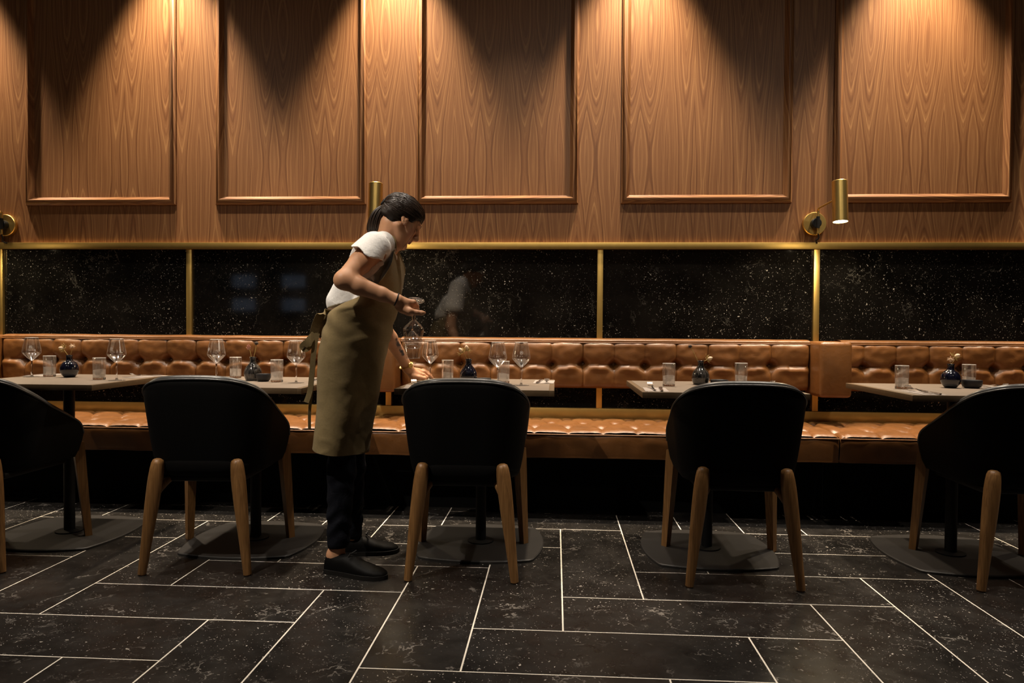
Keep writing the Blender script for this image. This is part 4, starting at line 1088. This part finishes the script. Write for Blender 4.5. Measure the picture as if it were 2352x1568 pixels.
# strands over the cap follow it back to the tie
loc = (V-HC) @ HR/HS; C0 = np.array([-.012, 0, .028]); tl_ = np.array([-.104, 0, .022])
pick = rng.choice(len(loc), 3800); gs = []; TT = np.linspace(0, 1, 10); RR = np.linspace(.02, .135, 70)
for k_, i in enumerate(pick):
    p = loc[i]
    w_ = p[None]*(1-TT[:, None])+tl_[None]*TT[:, None]-C0; w_ /= np.linalg.norm(w_, axis=1)[:, None]+1e-9
    w_[:, 2] += .05*np.sin(TT*7+p[0]*40+p[1]*25)*TT*(1-TT)
    S3 = C0+w_[:, None]*RR[None, :, None]; Wd = HC+(S3*HS) @ HR.T
    ix = np.clip(np.rint((Wd-fh.lo)/fh.h).astype(int), 0, np.array(fh.f.shape)-1); f3 = fh.f[ix[..., 0], ix[..., 1], ix[..., 2]]
    last = np.where(f3 < .0008, np.arange(70)[None], 0).max(1); r3 = RR[last]; r3 = np.convolve(np.concatenate([[r3[0]], r3, [r3[-1]]]), [.25, .5, .25], 'valid')
    clump = .0022*math.sin(17*math.atan2(p[1], p[2]+.03)+3*p[0]*20)+.0012*math.sin(k_*1.7)
    r3 = r3+.0015+clump*np.sin(PI*np.clip(TT*1.15, 0, 1))
    pts = HC+((C0+w_*r3[:, None])*HS) @ HR.T
    gs.append(tube(pts, [.0003]+[.0008]*8+[.0006], 3, False))
g = join(*gs); mesh('hair_strands', ([tuple(np.array(v)-base) for v in g[0]], g[1]), M_hair.m, ho, 180)
gs = []
for k_ in range(260):                      # ponytail
    a = rng.random()*2*PI; r_ = math.sqrt(rng.random()); ox, oy = r_*math.cos(a), r_*math.sin(a)
    key = [(0, 0, 0, .010), (-14, 1, 0, .017), (-26, 12, 0, .024), (-34, 30, .002, .029), (-38, 48, .004, .026), (-38, 60, .005, .016)]
    tp = B(888, 474, tie[1]); pts = []
    for dx, dz, dy, w_ in key: pts.append(B(888+dx+7, 474+dz, tie[1]+dy)+np.array([ox*w_, oy*w_*.9, -abs(ox)*w_*.25+.004*math.sin(k_)]))
    gs.append(tube(smooth_path(pts, 4), list(np.interp(np.linspace(0, 1, 21), [0, .2, .8, 1], [.0018, .0030, .0026, .0006])), 5, False))
g = join(*gs); mesh('ponytail', ([tuple(np.array(v)-base) for v in g[0]], g[1]), M_hair.m, ho, 180)
g = tube([tie+(HR @ np.array([-.006, .012*math.cos(a), .012*math.sin(a)])) for a in np.linspace(0, 2*PI, 19)], .004, 8, False); mesh('hair_tie', ([tuple(np.array(v)-base) for v in g[0]], g[1]), M_blackm, ho, 180)
gs = [tube(smooth_path([hp(.06, -.062, .04), hp(.078, -.058, -.01), hp(.080, -.05, -.06), hp(.080, -.03, -.11), hp(.085, -.02, -.128)], 5), [.0006]*20+[.0003], 4)]
g = join(*gs); mesh('loose_hair', ([tuple(np.array(v)-base) for v in g[0]], g[1]), M_hair.m, ho, 180)
# brows, lashes, earrings, bracelet, watch, nails
for s in (-1, 1):
    part('eyebrow', tube(smooth_path([hp(.098, s*.014, .022), hp(.096, s*.030, .028), hp(.082, s*.048, .022)], 4), [.0016]+[.0024]*6+[.0017, .0008], 6), M_hair.m)
    part('eyelashes', tube(smooth_path([hp(.088, s*.019, -.002), hp(.0895, s*.032, -.005), hp(.082, s*.045, -.001)], 4), [.0010]+[.0020]*7+[.0012], 6), M_hair.m)
part('earring', join(ball(hp(.016, -.082, -.029), .0013, 8, 5), ball(hp(.017, -.081, -.023), .0020, 10, 6), ball(hp(.002, -.081, -.014), .0016, 8, 5)), M_steel)
def band(cn, ax, r, th, n=40):
    ax = np.array(ax)/np.linalg.norm(ax); u = np.cross(ax, [0, 1, 0]); u /= np.linalg.norm(u); v = np.cross(ax, u)
    return [cn+r*(math.cos(a)*u+math.sin(a)*v) for a in np.linspace(0, 2*PI, n+1)]
cb = B(910.5, 687.5, 2.713); part('bracelet', tube(band(cb, Rwr-Rel, .0240, 0), .0026, 8, False), M_blackm)
cw = mid(Lel, Lwr, .93); axw = Lwr-Lel; axn = axw/np.linalg.norm(axw)
ring = band(cw, axw, .0265, 0, 30); wt = bpy.data.objects.new('wristwatch', None)
wo = part('wristwatch', join(*[xf(box(-.0075, .0075, -.0026, .0026, -.0013, .0013, .0006), Matrix.Translation(ring[k]) @ Vector(np.cross(axn, (ring[k]-cw)/.0265)).to_track_quat('Y', 'Z').to_matrix().to_4x4()) for k in range(30)]), M_brassl, 40)
cd = (np.array([.45, -.75, .5])); cd -= axn*cd.dot(axn); cd /= np.linalg.norm(cd)
mesh('watch_case', ([tuple(np.array(v)-base) for v in xf(lathe([(.0, -.003), (.013, -.003), (.0135, 0), (.012, .003), (.0, .0032)], 24, False, False), Matrix.Translation(cw+cd*.029) @ Vector(cd).to_track_quat('Z', 'Y').to_matrix().to_4x4())[0]], lathe([(.0, -.003), (.013, -.003), (.0135, 0), (.012, .003), (.0, .0032)], 24, False, False)[1]), M_brassl, wo, 40)
M_nail = simple('dark_blue_nail_polish', (.02, .03, .10), .2)
part('fingernail', ball(st(.013, -.020, -.019), (.005, .004, .004), 10, 6), M_nail, 180)

# two wine glasses hanging upside down from her hand
def inverted(foot, bowl_c):
    d = np.array(bowl_c)-np.array(foot); d /= np.linalg.norm(d); q = Vector(d).to_track_quat('Z', 'Y')
    return Matrix.Translation(foot) @ q.to_matrix().to_4x4()
wine_glass('upper of the two wine glasses held upside down by the waitress', (0, 0, 0), 0, inverted(B(954, 690, 2.825), B(949, 775, 2.775)))
wine_glass('lower of the two wine glasses held upside down by the waitress', (0, 0, 0), 0, inverted(B(946, 714, 2.885), B(948, 800, 2.88)))
